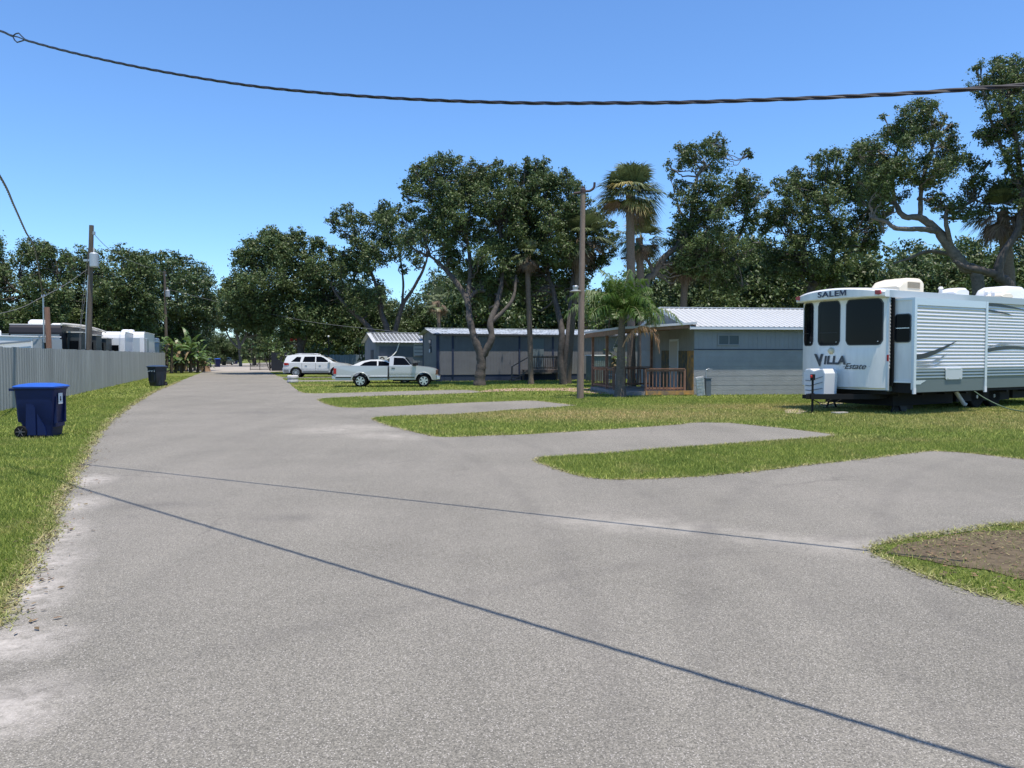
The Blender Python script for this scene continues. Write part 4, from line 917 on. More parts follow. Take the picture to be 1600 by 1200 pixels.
# door in gable wall, rust stains, porch
dm = MB(); dm.box(-.05,-.005,1.95,2.95,.22,2.30); dr = dm.build("door", cream, root); MB().lathe([(.03,-.12),(.03,-.05)], (0,2.85,1.15), 'x', 10).build("door_handle", chrome, dr)
mb = MB(); mb.box(-.035,-.004,1.86,1.95,.22,2.4); mb.box(-.035,-.004,2.95,3.04,.22,2.4); mb.box(-.035,-.004,1.95,2.95,2.30,2.4); mb.build("door_frame", trimw, root)
rust = M_("rust stained panel", (.58,.30,.07), .9, col2=(.20,.15,.10), vscale=3.5, thresh=(.35,.62))
rust2 = M_("rust stained panel right", (.22,.15,.06), .9, col2=(.07,.085,.075), vscale=4, thresh=(.35,.6))
mb = MB(); mb.box(-.022,-.002,.02,.75,.18,zs-.05); mb.build("rusty_corner_panel", rust, root)
mb = MB(); mb.box(-.020,-.002,.75,1.86,.18,zs-.05); mb.build("stained_panel", rust2, root); MB().box(-.02,-.002,3.04,4.2,.18,zs-.02).build("stained_panel", rust2, root)
pr = []
px0, px1, py1 = -3.15, -.02, 5.5
MB().box(px0, px1, -.15, py1, -.05, .16).build("porch_slab", M_("porch concrete", (.26,.24,.22), .9, var=.25, vscale=3, bump=.3), root)
MB().box(px0+1.0, px1-.05, -.20, -.152, .03, .20).build("rusty_step_board", rust, root)
# porch roof
def pz(x): return 3.0+(x-px1)*(.30/3.3)
mb = MB(); x0, x1 = -3.38, -.03
ys = np.arange(-.35, py1+.3, .12); vs = []
for i, y_ in enumerate(ys): h = .02 if i % 3 == 0 else 0; vs += [(x0, y_, pz(x0)+h+.1), (x1, y_, pz(x1)+h+.03)]
mb.add(vs, [(2*i, 2*i+2, 2*i+3, 2*i+1) for i in range(len(ys)-1)])
mb.add([(x0,-.35,pz(x0)+.06),(x1,-.35,pz(x1)-.02),(x1,ys[-1],pz(x1)-.02),(x0,ys[-1],pz(x0)+.06)], [(0,1,2,3)])
mb.add([(x0,-.36,pz(x0)+.03),(x1,-.36,pz(x1)-.03),(x1,-.36,pz(x1)+.06),(x0,-.36,pz(x0)+.13)], [(0,1,2,3)])
mb.box(x0-.02,x0,-.36,ys[-1],pz(x0)+.04,pz(x0)+.13)
mb.build("porch_roof", wroof, root)
mb = MB(); mb.box(x0+.01,x0+.06,-.3,ys[-1]-.03,pz(x0)-.17,pz(x0)+.035)
for y_ in (-.28, 1.4, 3.1, 4.8): 
    mb.add([(x0+.07,y_,pz(x0)-.10),(x1,y_,pz(x1)-.18),(x1,y_,pz(x1)-.04),(x0+.07,y_,pz(x0)+.04),(x0+.07,y_+.05,pz(x0)-.10),(x1,y_+.05,pz(x1)-.18),(x1,y_+.05,pz(x1)-.04),(x0+.07,y_+.05,pz(x0)+.04)], [(0,1,2,3),(4,7,6,5),(0,3,7,4),(1,5,6,2),(0,4,5,1),(3,2,6,7)])
mb.build("porch_beam", M_("brown fascia wood", (.23,.13,.075), .8, var=.25, vscale=5), root)
wd = M_("red-brown porch wood", (.23,.125,.08), .8, var=.3, vscale=6)
for (x_, y_) in ((-3.05,.0), (-3.05,py1-.1), (-3.05,2.7), (-.12,py1-.1)): MB().box(x_-.055,x_+.055,y_-.055,y_+.055,.16,pz(x_)-.12).build("porch_post", wd, root)
def railing(root, pA, pB, z0, h, mat_, name="railing", sp=.15, newel=(1,1)):
    a, b_ = Vector((*pA,0)), Vector((*pB,0)); L_ = (b_-a).length; t_ = (b_-a)/L_; M = Matrix(((t_.x,-t_.y,0),(t_.y,t_.x,0),(0,0,1))); mb = MB(); mid = (a+b_)/2
    mb.obox((mid.x,mid.y,z0+h), L_/2, .06, .02, M); mb.obox((mid.x,mid.y,z0+h-.075), L_/2, .018, .04, M); mb.obox((mid.x,mid.y,z0+.13), L_/2, .018, .04, M)
    n = int(L_/sp)
    for i in range(1, n): p = a+t_*(L_*i/n); mb.obox((p.x,p.y,z0+h/2), .018, .018, h/2-.06, M)
    for k, e in enumerate((a, b_)):
        if newel[k]: mb.obox((e.x,e.y,z0+h/2-.02), .045, .045, h/2-.0, M)
    return mb.build(name, mat_, root)
railing(root, (-2.1,-.02), (-.42,-.02), .16, .95, wd); railing(root, (-3.05,1.5), (-3.05,py1-.2), .16, .95, wd, newel=(1,0), sp=.30); railing(root, (-2.95,py1-.1), (-.2,py1-.1), .16, .95, wd, newel=(0,0))
# things by the cottage
bo = G(1092,618.8); bo.y -= .3; tb = thing("leaning_board", "narrow white slatted board leaning on the cottage wall by the rusty corner", "board", bo, ct)
mb = MB(); M = Matrix.Rotation(R(-9), 3, 'Y') @ Matrix.Rotation(R(8), 3, 'X'); mb.obox((0,.05,.41), .17, .022, .40, M); 
for k in range(6): mb.obox(Vector((0,.05,.41))+M @ Vector((0,-.03,-.33+.13*k)), .15, .008, .045, M)
mb.build("board", M_("worn white paint", (.55,.56,.56), .7, var=.3, vscale=9), tb)
eo = G(1106.5,618.5); te = thing("electric_pedestal", "slate grey electric pedestal box on the cottage wall with a pipe above it", "utility box", (eo.x,eo.y,0), ct)
mb = MB(); mb.box(-.11,.11,-.04,.14,0,.72); mb.box(-.13,.13,-.06,.15,.70,.75); mb.build("box", M_("slate grey metal", (.11,.14,.165), .5), te, bevel=.008)
mb = MB(); mb.tube([(-.07,.06,.72),(-.07,.06,1.08),(.06,.06,1.12)], .028, 8); mb.box(-.02,.17,.0,.1,1.05,1.12); mb.build("pipe", galv, te)
yo = G(1048,617.5); ty = thing("yellow_hose", "yellow corrugated pipe lying along the foot of the porch slab", "hose", (yo.x,yo.y-.12,0), ct)
MB().tube(smooth_path([(-.6,0,.04),(-.35,.02,.12),(0,.0,.15),(.35,-.02,.11),(.62,-.05,.04)], 6), .045, 10).build("pipe", M_("yellow plastic", (.75,.50,.03), .5), ty, smooth=True)
# small clutter on the porch: folded chair shapes
pc = co+Matrix.Rotation(ct,3,'Z') @ Vector((-2.4,3.6,.16)); tch = thing("lawn_chair", "white tube lawn chair with turquoise straps on the cottage porch behind the railing", "chair", pc, ct+.5)
mb = MB(); 
for s_ in (-.25,.25): mb.tube([(s_,-.25,0),(s_,-.22,.42),(s_,.22,.40),(s_,.38,.95)], .014, 6); mb.tube([(s_,.3,0),(s_,.1,.41)], .014, 6); mb.tube([(s_,-.24,.2),(s_,-.26,.62),(s_,.28,.62)], .014, 6)
mb.build("frame", white_m, tch)
mb = MB(); 
for k in range(5): mb.box(-.25,.25,-.2+k*.09,-.14+k*.09,.415,.423); mb.obox((0,.25+k*.026,.47+k*.1),.25,.004,.035,Matrix.Rotation(R(-15),3,'X'))
mb.build("straps", M_("turquoise webbing", (.06,.38,.42), .7), tch)
hb = co+Matrix.Rotation(ct,3,'Z') @ Vector((-2.7,2.0,0)); thb = thing("hanging_planter", "hanging wire basket with trailing stems under the cottage porch roof", "planter", (hb.x,hb.y,2.62))
mb = MB()
for k in range(4): a = k*math.pi/2; mb.tube([(0,0,0),(.24*math.cos(a),.24*math.sin(a),-.62)], .009, 4)
mb.lathe([(.24,-.62),(.25,-.60),(.2,-.78),(.1,-.84)], (0,0,0), 'z', 12); mb.build("basket", M_("pale wire", (.5,.42,.32), .6), thb)
V = []; rr = np.random.default_rng(5)
for i in range(16): strap(V, (0,0,-.62), i*2.4, rr.uniform(.2,1.2), .45, .035, rr, n=8)
npmesh("stems", np.array(V).reshape(-1,3), 4, ban_g, thb)

# ---- long grey home
lo_ = G(683,596); th = R(18.5); root = thing("mobile_home", "long slate-grey park home with navy corner strips and shiny low metal roof behind the oaks", "mobile home", lo_, th)
LL, LW, LE, LR = 15.0, 4.3, 3.12, 3.48
mb = MB(); z0 = .42
siding_wall(mb, (0,0), (LL,0), z0, LE, .2); siding_wall(mb, (0,LW), (0,0), z0, LE, .2, top=lambda t_: LE-.02+(LR-LE)*(1-abs(2*t_-1)))
mb.add([(LL,0,z0),(LL,LW,z0),(LL,LW,LE),(LL,LW/2,LR),(LL,0,LE)], [(0,1,2,3,4)]); mb.add([(0,LW,z0),(LL,LW,z0),(LL,LW,LE),(0,LW,LE)], [(0,1,2,3)])
mb.build("siding", blu2, root)
mb = MB(); mb.box(.03,LL-.03,.03,LW-.03,-.05,z0); mb.build("skirting", navyt, root)
roof_gable(LL, LW, LE, LR, .35, .22).build("roof", groof, root)
mb = MB()
for (x_, w_) in ((-.02,.17),(.98,.13),(5.55,.12),(7.95,.12),(LL-.15,.17)): MB().box(x_,x_+w_,-.035,.0,z0-.02,LE-.05).build("trim_strip", navyt, root)
MB().box(-.035,-.021,-.02,.12,z0,LE-.05).build("trim_strip", navyt, root); MB().box(-.035,0,LW-.12,LW,z0,LE-.05).build("trim_strip", navyt, root)
MB().box(-.3,LL,-.225,-.20,LE-.16,LE-.045).build("fascia", M_("dark fascia", (.04,.045,.05), .6), root)
dm = MB(); dm.box(6.45,7.35,-.035,0,.75,2.78); dr = dm.build("door", M_("grey green door", (.13,.165,.17), .6), root); MB().lathe([(.03,-.09),(.03,-.03)], (7.25,0,1.75), 'y', 8).build("door_handle", chrome, dr)
mb = MB(); mb.box(-.045,0,1.66,2.3,2.36,2.74); wn = mb.build("window", navyt, root); MB().box(-.052,-.046,1.70,2.26,2.40,2.70).build("pane", M_("grey window pane", (.10,.125,.13), .15), wn)
MB().box(-.12,-.081,1.62,1.88,1.88,2.1).build("meter_box", M_("pale grey box", (.55,.57,.58), .5), root); MB().box(-.08,0,1.58,2.0,1.86,2.28).build("meter_box", M_("dark box", (.03,.035,.045), .5), root)
dk = M_("grey-brown deck wood", (.13,.10,.08), .85, var=.3, vscale=6)
td = thing("wooden_steps", "small weathered wooden deck with stairs at the door of the long grey home", "deck", lo_, th)
mb = MB()
for k in range(16): mb.box(5.75+k*.16,5.9+k*.16,-1.45,-.06,.70,.735)
mb.box(5.75,8.3,-1.48,-1.452,.56,.70); mb.build("deck_boards", dk, td)
for x_, y_ in ((5.82,-1.4),(8.22,-1.4),(5.82,-.2),(8.22,-.2)): MB().box(x_-.05,x_+.05,y_-.05,y_+.05,-.02,.695).build("post", dk, td)
railing(td, (6.0,-1.40), (8.22,-1.40), .735, .9, dk); railing(td, (8.22,-1.32), (8.22,-.1), .735, .9, dk, newel=(0,1))
mb = MB()
for k in range(4): mb.box(5.75-.27*(k+1),5.75-.27*k,-1.4,-.5,.56-.17*k,.60-.17*k)
mb.add([(4.6,-1.42,.0),(4.75,-1.42,-.0),(5.8,-1.42,.7),(5.65,-1.42,.7),(4.6,-1.38,.0),(4.75,-1.38,0),(5.8,-1.38,.7),(5.65,-1.38,.7)], [(0,1,2,3),(4,7,6,5),(0,4,5,1),(2,6,7,3),(1,5,6,2),(0,3,7,4)]); mb.build("stairs", dk, td)
mb = MB(); mb.tube([(4.62,-1.4,.95),(5.85,-1.4,1.62)], .035, 6); mb.box(4.58,4.66,-1.44,-1.36,0,.98); mb.build("stair_rail", dk, td)

# ---- small grey shed
sh = G(587,590.6); th2 = R(22); root = thing("shed", "small grey shed with white ribbed roof and wall air conditioner, behind the pickup truck", "shed", (sh.x, sh.y, 0), th2)
SL, SW, SE_, SR = 5.6, 4.0, 2.75, 3.42
mb = MB(); mb.box(0,SL,0,SW,0,SE_); mb.prism([(0,SE_),(SW,SE_),(SW/2,SR)], 'x', 0, SL); mb.build("wall", M_("grey painted wall", (.155,.172,.19), .8, var=.12, vscale=1.5), root)
roof_gable(SL, SW, SE_, SR, .25, .28, rib=.3).build("roof", wroof, root)
MB().box(.28,2.85,-.03,0,.7,2.35).build("boarded_panel", dkw, root)
MB().box(-.04,0,.7,1.6,.0,2.1).build("door", M_("dark door", (.035,.045,.06), .7), root)
fr = MB(); fr.box(2.9,3.9,-.05,0,1.62,2.62); wn = fr.build("window", M_("pale window slats", (.34,.36,.38), .5), root)
mb = MB(); 
for z_ in (1.86,2.14,2.4): mb.box(2.96,3.84,-.056,-.051,z_,z_+.05)
mb.box(2.96,3.84,-.075,-.051,1.62,1.69); mb.build("pane", dkw, wn)
ac = MB().box(.15,.80,-.42,-.12,1.18,1.62).build("air_conditioner", M_("cream plastic", (.60,.60,.56), .5), root, bevel=.02)
mb = MB(); mb.lathe([(.19,-.425),(.19,-.435)], (.40,0,1.40), 'y', 20); mb.build("fan_grille", black_m, ac); mb = MB(); mb.lathe([(.06,-.436),(.06,-.442)], (.40,0,1.40), 'y', 12)
for k in range(8): a = k*math.pi/4; mb.tube([(.40,-.44,1.40),(.40+.16*math.cos(a),-.44,1.40+.16*math.sin(a))], .01, 4)
mb.build("fan", M_("cream plastic", (.6,.6,.56)), ac)
MB().tube(smooth_path([(.45,-.2,1.5),(.75,-.14,1.42),(1.15,-.12,1.58),(1.55,-.1,1.98),(1.78,-.08,2.62)], 6), .04, 8).build("conduit", white_m, root, smooth=True)
# ---- ribbed metal utility cabinet
uo = G(924,595.5); root = thing("utility_shed", "narrow ribbed metal tool shed with a white top edge, beside the banana plant", "shed", uo, R(15))
mb = MB(); siding_wall(mb, (0,0), (1.25,0), 0, 1.65, .14, .05, .03); siding_wall(mb, (0,1.0), (0,0), 0, 1.65, .14, .05, .03); mb.box(.04,1.22,.04,1.0,0,1.63); mb.build("walls", M_("grey green metal", (.16,.20,.19), .5, .2, var=.15, vscale=2), root)
MB().box(-.06,1.32,-.07,1.06,1.65,1.72).build("roof", white_m, root)

# ---- pale back fence and far pieces
bf = thing("board_fence", "weathered pale board fence behind the white cars", "fence", (-19.5,70.5,0), R(1)); mb = MB(); rnd = random.Random(5)
for k in range(44): x_ = k*.15; h = 1.75+rnd.uniform(-.03,.03); mb.box(x_,x_+.14,0,.02,0,h)
for z_ in (.4,1.4): mb.box(0,6.6,.021,.06,z_,z_+.09)
mb.build("boards", M_("pale weathered boards", (.17,.22,.25), .9, var=.4, vscale=1.5, stretch=(4,4,.3)), bf)
bp_ = G(514,585.5); t_ = thing("black_post", "thin black post with a small white lamp on top, by the pale board fence", "post", bp_); MB().tube([(0,0,-.05),(0,0,3.25)], .06, 8).build("shaft", black_m, t_); MB().lathe([(.02,0),(.09,.05),(.09,.13),(.03,.18)], (0,0,3.25), 'z', 10).build("lamp", M_("lamp glass", (.75,.75,.72), .3), t_, smooth=True)
gz = 84; gx = lambda u: (u-800)/F*gz
t_ = thing("metal_gate", "open black tube gate on the right side of the lane", "gate", (gx(391),gz,0)); gw = gx(421)-gx(391)
mb = MB()
for z_ in (.15,.75,1.3): mb.tube([(0,0,z_),(gw,0,z_)], .035, 6)
for x_ in (0,gw*.5,gw): mb.tube([(x_,0,.1),(x_,0,1.32)], .035, 6)
n = 26
for i in range(1, n): x_ = gw*i/n; mb.tube([(x_,0,.15),(x_,0,1.3)], .008, 4)
for i in range(1, 9): mb.tube([(0,0,.15+i*.13),(gw,0,.15+i*.13)], .005, 4)
mb.build("frame", black_m, t_); MB().tube([(gw+.08,0,-.05),(gw+.08,0,1.7)], .07, 8).build("gate_post", black_m, t_)
t_ = thing("solid_fence", "tall dark boarded fence between the open gate and the white crossover", "fence", (gx(424),gz,0)); mb = MB(); fw = 3.6
for k in range(24): mb.box(k*.15,k*.15+.145,0,.025,0,2.0)
for z_ in (.3,1.7): mb.box(0,fw,.026,.07,z_,z_+.09)
mb.build("boards", M_("dark stained boards", (.012,.018,.028), .8), t_)
q = G(372,570); t_ = thing("round_sign", "small round pale sign on a thin post far down the lane", "sign", q); MB().tube([(0,0,0),(0,0,2.6)], .04, 6).build("post", galv, t_); MB().lathe([(.28,-.02),(.28,.02)], (0,-.06,2.75), 'y', 18).build("disc", M_("pale sign", (.55,.52,.35), .5), t_)
q = G(322.5,580.5); t_ = thing("tree_stump", "pale brown cut stump at the road end of the banana clump", "stump", q); mb = MB(); mb.lathe([(.50,-.05),(.42,.15),(.36,.5),(.34,.85),(.30,.9)], (0,0,0), 'z', 11); mb.build("stump", M_("cut wood", (.24,.16,.10), .9, var=.3, bump=.5), t_, smooth=True)
q = D(462,525,76); t_ = thing("red_lantern", "small red hanging cloth in front of the dark trees above the white crossover", "banner", (q.x,q.y,0)); mb = MB(); vs = []
for i in range(7):
    for j in range(5): vs.append((-.55+i*.18, .08*math.sin(i*1.7+j), q.z+.55-j*.25-(.12*math.sin(i*2.0) if j == 4 else 0)))
mb.add(vs, [(i*5+j,(i+1)*5+j,(i+1)*5+j+1,i*5+j+1) for i in range(6) for j in range(4)]); mb.build("cloth", M_("red cloth", (.42,.035,.02), .8), t_); MB().tube([(-.7,0,q.z+.6),(.8,0,q.z+.6)], .03, 5).build("rod", wood, t_); MB().tube([(.8,0,0),(.8,0,q.z+.62)], .05, 6).build("pole", wood, t_)
q = G(457.5,598.2); t_ = thing("tyre_stack", "short white-painted stack of two rounded rings at the edge of the road", "tyre stack", q)
for z_ in (0,.235): MB().lathe([(.20,z_),(.30,z_+.01),(.345,z_+.06),(.35,z_+.12),(.335,z_+.19),(.28,z_+.225),(.2,z_+.215)], (0,0,0), 'z', 22).build("tyre", M_("white painted rubber", (.52,.50,.48), .7, var=.25, vscale=7), t_, smooth=True)

# ================================================================== vehicles
def vehicle(name, label, cat, loc, rz, top, bottom, arches, wheels, hw, belt, roofz, paint, windows, extras, tumble=.80, taper=(.55,.5), group=None, rim="spoke", parts_body="body", panels=None):
    Lx0, Lx1 = min(p[0] for p in top), max(p[0] for p in top)
    root = thing(name, label, cat, loc, rz, group)
    def Wd(x, z):
        k = 1.0
        if z < bottom+.35: k -= .05*(1-(z-bottom)/.35)
        if z > belt: k *= 1-(1-tumble)*min(1, (z-belt)/(roofz-belt))
        for e, a in ((x-Lx0, taper[0]), (Lx1-x, taper[1])):
            if e < a: k *= 1-.13*(1-max(0, e)/a)**2
        return hw*k
    def arc(cx, r, z0): 
        out = []; 
        for i in range(13): a = math.pi*(1-i/12); out.append((cx+r*math.cos(a), wz+r*math.sin(a)) if wz+r*math.sin(a) > z0 else (cx+r*math.cos(a), z0))
        return out
    wz = wheels[0][1]
    def shell(pts, y_in=None):
        bm = bmesh.new(); vs = [bm.verts.new((p[0], 0, p[1])) for p in pts]; tris = tessellate_polygon([[Vector((p[0], p[1], 0)) for p in pts]])
        back = [bm.verts.new((p[0], 1, p[1])) for p in pts]; n = len(pts)
        for t3 in tris:
            try: bm.faces.new([vs[i] for i in t3]); bm.faces.new([back[i] for i in reversed(t3)])
            except ValueError: pass
        for i in range(n): bm.faces.new((vs[i], vs[(i+1) % n], back[(i+1) % n], back[i]))
        for z_ in np.arange(bottom+.06, roofz, .08): bmesh.ops.bisect_plane(bm, geom=bm.verts[:]+bm.edges[:]+bm.faces[:], plane_co=(0,0,z_), plane_no=(0,0,1))
        for x_ in np.arange(Lx0+.1, Lx1, .16): bmesh.ops.bisect_plane(bm, geom=bm.verts[:]+bm.edges[:]+bm.faces[:], plane_co=(x_,0,0), plane_no=(1,0,0))
        for y_ in (.12,.88): bmesh.ops.bisect_plane(bm, geom=bm.verts[:]+bm.edges[:]+bm.faces[:], plane_co=(0,y_,0), plane_no=(0,1,0))
        for v in bm.verts: v.co.y = (v.co.y*2-1)*Wd(v.co.x, v.co.z)
        bmesh.ops.recalc_face_normals(bm, faces=bm.faces); return bm
    pts = list(top)
    low = [(Lx0, bottom)]
    for (cx, r) in sorted(arches): low += arc(cx, r, bottom)
    low += [(Lx1, bottom)]
    bm = shell([p for i, p in enumerate(pts+low) if i == 0 or (Vector(p)-Vector((pts+low)[i-1])).length > .004])
    es = [e for e in bm.edges if len(e.link_faces) == 2 and e.calc_face_angle(0) > R(50)]
    bmesh.ops.bevel(bm, geom=es, offset=.035, segments=2, profile=.6, affect='EDGES', clamp_overlap=True)
    me = bpy.data.meshes.new(parts_body); bm.to_mesh(me); bm.free(); me.materials.append(paint); me.polygons.foreach_set("use_smooth", [True]*len(me.polygons)); me.set_sharp_from_angle(angle=R(38))
    o = bpy.data.objects.new(parts_body, me); COL.objects.link(o); o.parent = root
    def patch(nm, pts, m_, off=.006, sides=(-1,1), par=None, th_=0):
        res = []
        for s_ in sides:
            bm = bmesh.new(); vs = [bm.verts.new((p[0], 0, p[1])) for p in pts]
            for t3 in tessellate_polygon([[Vector((p[0], p[1], 0)) for p in pts]]): bm.faces.new([vs[i] for i in t3])
            for z_ in np.arange(bottom+.06, roofz, .08): bmesh.ops.bisect_plane(bm, geom=bm.verts[:]+bm.edges[:]+bm.faces[:], plane_co=(0,0,z_), plane_no=(0,0,1))
            for x_ in np.arange(Lx0+.1, Lx1, .16): bmesh.ops.bisect_plane(bm, geom=bm.verts[:]+bm.edges[:]+bm.faces[:], plane_co=(x_,0,0), plane_no=(1,0,0))
            for v in bm.verts: v.co.y = s_*(Wd(v.co.x, v.co.z)+off)
            if th_: 
                r_ = bmesh.ops.extrude_face_region(bm, geom=bm.faces[:]); 
                for v in [g_ for g_ in r_['geom'] if isinstance(g_, bmesh.types.BMVert)]: v.co.y += s_*th_
            bmesh.ops.recalc_face_normals(bm, faces=bm.faces)
            me = bpy.data.meshes.new(nm); bm.to_mesh(me); bm.free(); me.materials.append(m_); o = bpy.data.objects.new(nm, me); COL.objects.link(o); o.parent = par or root; res.append(o)
        return res
    for wp in windows: patch("side_window", wp, glass, .004)
    for wi, (cx, cz, r, wdt) in enumerate(wheels):
        for s_ in (-1, 1):
            yo = s_*(hw-.13); m_ = MB(); m_.lathe([(r*.66,-wdt/2),(r*.93,-wdt/2),(r,-wdt/2+.03),(r,wdt/2-.03),(r*.93,wdt/2),(r*.66,wdt/2)], (cx,yo,cz), 'y', 28); t_ = m_.build("wheel", rubber, root, smooth=True)
            m_ = MB(); yf = yo+s_*(wdt/2+.02)
            ring = [(r*.60,yf-s_*.05),(r*.67,yf-s_*.05),(r*.67,yf+s_*.006),(r*.62,yf+s_*.006),(r*.58,yf-s_*.04)]; vs = []; n = 28
            m_.lathe([(a, b_) for a, b_ in ring], (cx,0,cz), 'y', n); m_.f = m_.f[:-2]; m_.m = m_.m[:-2]
            ns = 6 if rim == "classic" else 10
            for k in range(ns):
                a = 2*math.pi*k/ns+.2; wd_ = .04 if rim != "classic" else .055; dx, dz = math.cos(a), math.sin(a)
                m_.obox((cx+dx*r*.36, yf-s_*.015, cz+dz*r*.36), r*.28, .012, wd_*(.55 if rim != "classic" else .8), Matrix(((dx,0,-dz),(0,1,0),(dz,0,dx))))
            m_.lathe([(r*.18,yf-.02*s_),(r*.16,yf+.01*s_)], (cx,0,cz), 'y', 14)
            m_.build("rim", chrome, t_); d_ = MB(); d_.lathe([(r*.64,yo+s_*(wdt/2+.001)),(r*.64,yo+s_*(wdt/2+.003))], (cx,0,cz), 'y', 20); d_.build("brake_disc", black_m, t_)
    MB().box(Lx0+.25,Lx1-.25,-hw+.3,hw-.3,bottom-.08,bottom+.25).build("underbody", black_m, root)
    extras(root, patch, Wd); return root
silver = M_("silver white paint", (.47,.485,.475), .28, .15, coat=.8); sgrey = M_("silver lower paint", (.30,.31,.30), .35, .3, coat=.4); pearl = M_("pearl white paint", (.70,.70,.67), .28, 0, coat=.9)
redl = M_("red lens", (.40,.012,.012), .15); 
# pickup
pk = G(607,603.6); pz0 = .30
top = [(5.45,.42),(5.47,.60),(5.42,.86),(5.30,.97),(5.0,1.04),(4.45,1.10),(4.10,1.135),(4.02,1.17),(3.86,1.36),(3.70,1.55),(3.60,1.60),(3.45,1.625),(3.05,1.63),(2.95,1.61),(2.92,1.55),(2.90,1.12),(2.90,.5),(2.82,.5),(2.82,1.09),(2.84,1.10)]
def ext_pick(root, patch, Wd):
    # bed: real open box behind the cab
    bz = 1.10
    for s_ in (-1, 1):
        side = [(2.80,.40),(2.80,bz),(.06,bz+.01),(.02,1.02),(.02,.44),(.10,.36),(.93,.36)]
        a_ = [(1.38+.45*math.cos(math.pi*(1-i/12)), .33+.45*math.sin(math.pi*(1-i/12))) for i in range(13)]; a_ = [(x, max(z, .36)) for x, z in a_]
        poly = side+a_+[(1.84,.36),(2.78,.36)]
        bm = bmesh.new(); n = len(poly); va = [bm.verts.new((p[0], s_*.93*(1-(.04*(1-p[1]/.7) if p[1] < .7 else .02*(p[1]-.7)/.4)), p[1])) for p in poly]; vb = [bm.verts.new((p[0], s_*.86, p[1])) for p in poly]
        for t3 in tessellate_polygon([[Vector((p[0], p[1], 0)) for p in poly]]): bm.faces.new([va[i] for i in t3]); bm.faces.new([vb[i] for i in reversed(t3)])
        for i in range(n): bm.faces.new((va[i], va[(i+1) % n], vb[(i+1) % n], vb[i]))
        bmesh.ops.recalc_face_normals(bm, faces=bm.faces); es = [e for e in bm.edges if e.calc_face_angle(0) > R(60)]; bmesh.ops.dissolve_limit(bm, angle_limit=R(2), verts=bm.verts, edges=bm.edges); es = [e for e in bm.edges if len(e.link_faces) == 2 and e.calc_face_angle(0) > R(60)]; bmesh.ops.bevel(bm, geom=es, offset=.018, segments=2, affect='EDGES', clamp_overlap=True)
        me = bpy.data.meshes.new("bed_side"); bm.to_mesh(me); bm.free(); me.materials.append(silver); o = bpy.data.objects.new("bed_side", me); COL.objects.link(o); o.parent = root
        MB().box(.00,.14,s_*.865-.03*(s_<0),s_*.945+.0,.70,.99).build("tail_light", redl, root)
        MB().box(4.15-.02,4.32,s_*.99-.10,s_*.99+.10,1.12,1.27).build("mirror", black_m, root)
        MB().tube([(4.1,s_*.80,1.15),(4.18,s_*.95,1.18)], .02, 6).build("mirror_arm", black_m, root)
        MB().box(3.02,3.20,s_*.925,s_*.95,.985,1.02).build("door_handle", black_m, root)
        MB().box(5.28,5.455,s_*.80-.06,s_*.80+.06,.66,.90).build("headlight", M_("amber smoked lens", (.12,.05,.03), .15), root)
        mb = MB()
        for (cx) in (1.38,4.71):
            pts = [(cx+.45*math.cos(math.pi*i/16), s_*.935, .33+.45*math.sin(math.pi*i/16)) for i in range(1, 16)]; mb.tube(pts, .022, 5)
        mb.build("arch_flare", silver, root)
    MB().box(.10,2.78,-.85,.85,.50,.56).build("bed_floor", black_m, root); MB().box(.02,.09,-.86,.86,.50,1.07).build("tailgate", silver, root)
    mb = MB(); mb.box(-.10,.02,-.90,.90,.42,.60); mb.build("rear_bumper", chrome, root, bevel=.02); mb = MB(); mb.box(5.40,5.56,-.92,.92,.40,.56); mb.build("front_bumper", chrome, root, bevel=.02)
    xa, xb = 2.90, 4.22
    patch("chrome_strip", [(xa,.555),(xb,.555),(xb,.60),(xa,.60)], M_("bright strip", (.8,.8,.8), .2), .012, th_=.008); patch("black_strip", [(xa,.50),(xb,.50),(xb,.55),(xa,.55)], black_m, .012, th_=.005)
    for s_ in (-1, 1):
        for xa, xb in ((.10,.91),(1.86,2.80)):
            y0_, y1_ = sorted((s_*.900, s_*.936)); MB().box(xa,xb,y0_,y1_,.555,.60).build("chrome_strip", M_("bright strip", (.8,.8,.8), .2), root); MB().box(xa,xb,y0_,y1_-.002*(s_>0)+.002*(s_<0)*0,.50,.553).build("black_strip", black_m, root)
    patch("door_gap", [(2.845,.42),(2.875,.42),(2.875,1.10),(2.845,1.10)], black_m, .004); patch("door_gap", [(4.03,.46),(4.045,.46),(4.06,1.10),(4.045,1.10)], M_("seam", (.08,.08,.08)), .004)
    mb = MB(); mb.add([(4.00,-.74,1.18),(4.00,.74,1.18),(3.70,.66,1.565),(3.70,-.66,1.565)], [(0,1,2,3)]); mb.v = [(x+.012, y, z+.012) for x, y, z in mb.v]; mb.build("windscreen", glass, root); MB().box(2.885,2.893,-.6,.6,1.17,1.5).build("rear_window", glass, root)
    mb = MB(); mb.box(5.44,5.475,-.7,.7,.64,.88); mb.build("grille", black_m, root)
vehicle("pickup_truck", "silver-white two-door long-bed pickup truck parked on the grass, nearest of the white vehicles", "pickup truck", (pk.x-2.75, pk.y-.3, 0), R(4), top, .38, [(4.71,.44)], [(1.38,.33,.335,.22),(4.71,.33,.335,.22)], .93, 1.12, 1.63, silver,
    [[(3.12,1.16),(4.0,1.16),(3.98,1.20),(3.72,1.50),(3.62,1.545),(3.14,1.555)]], ext_pick, rim="classic", taper=(.0001,.5))
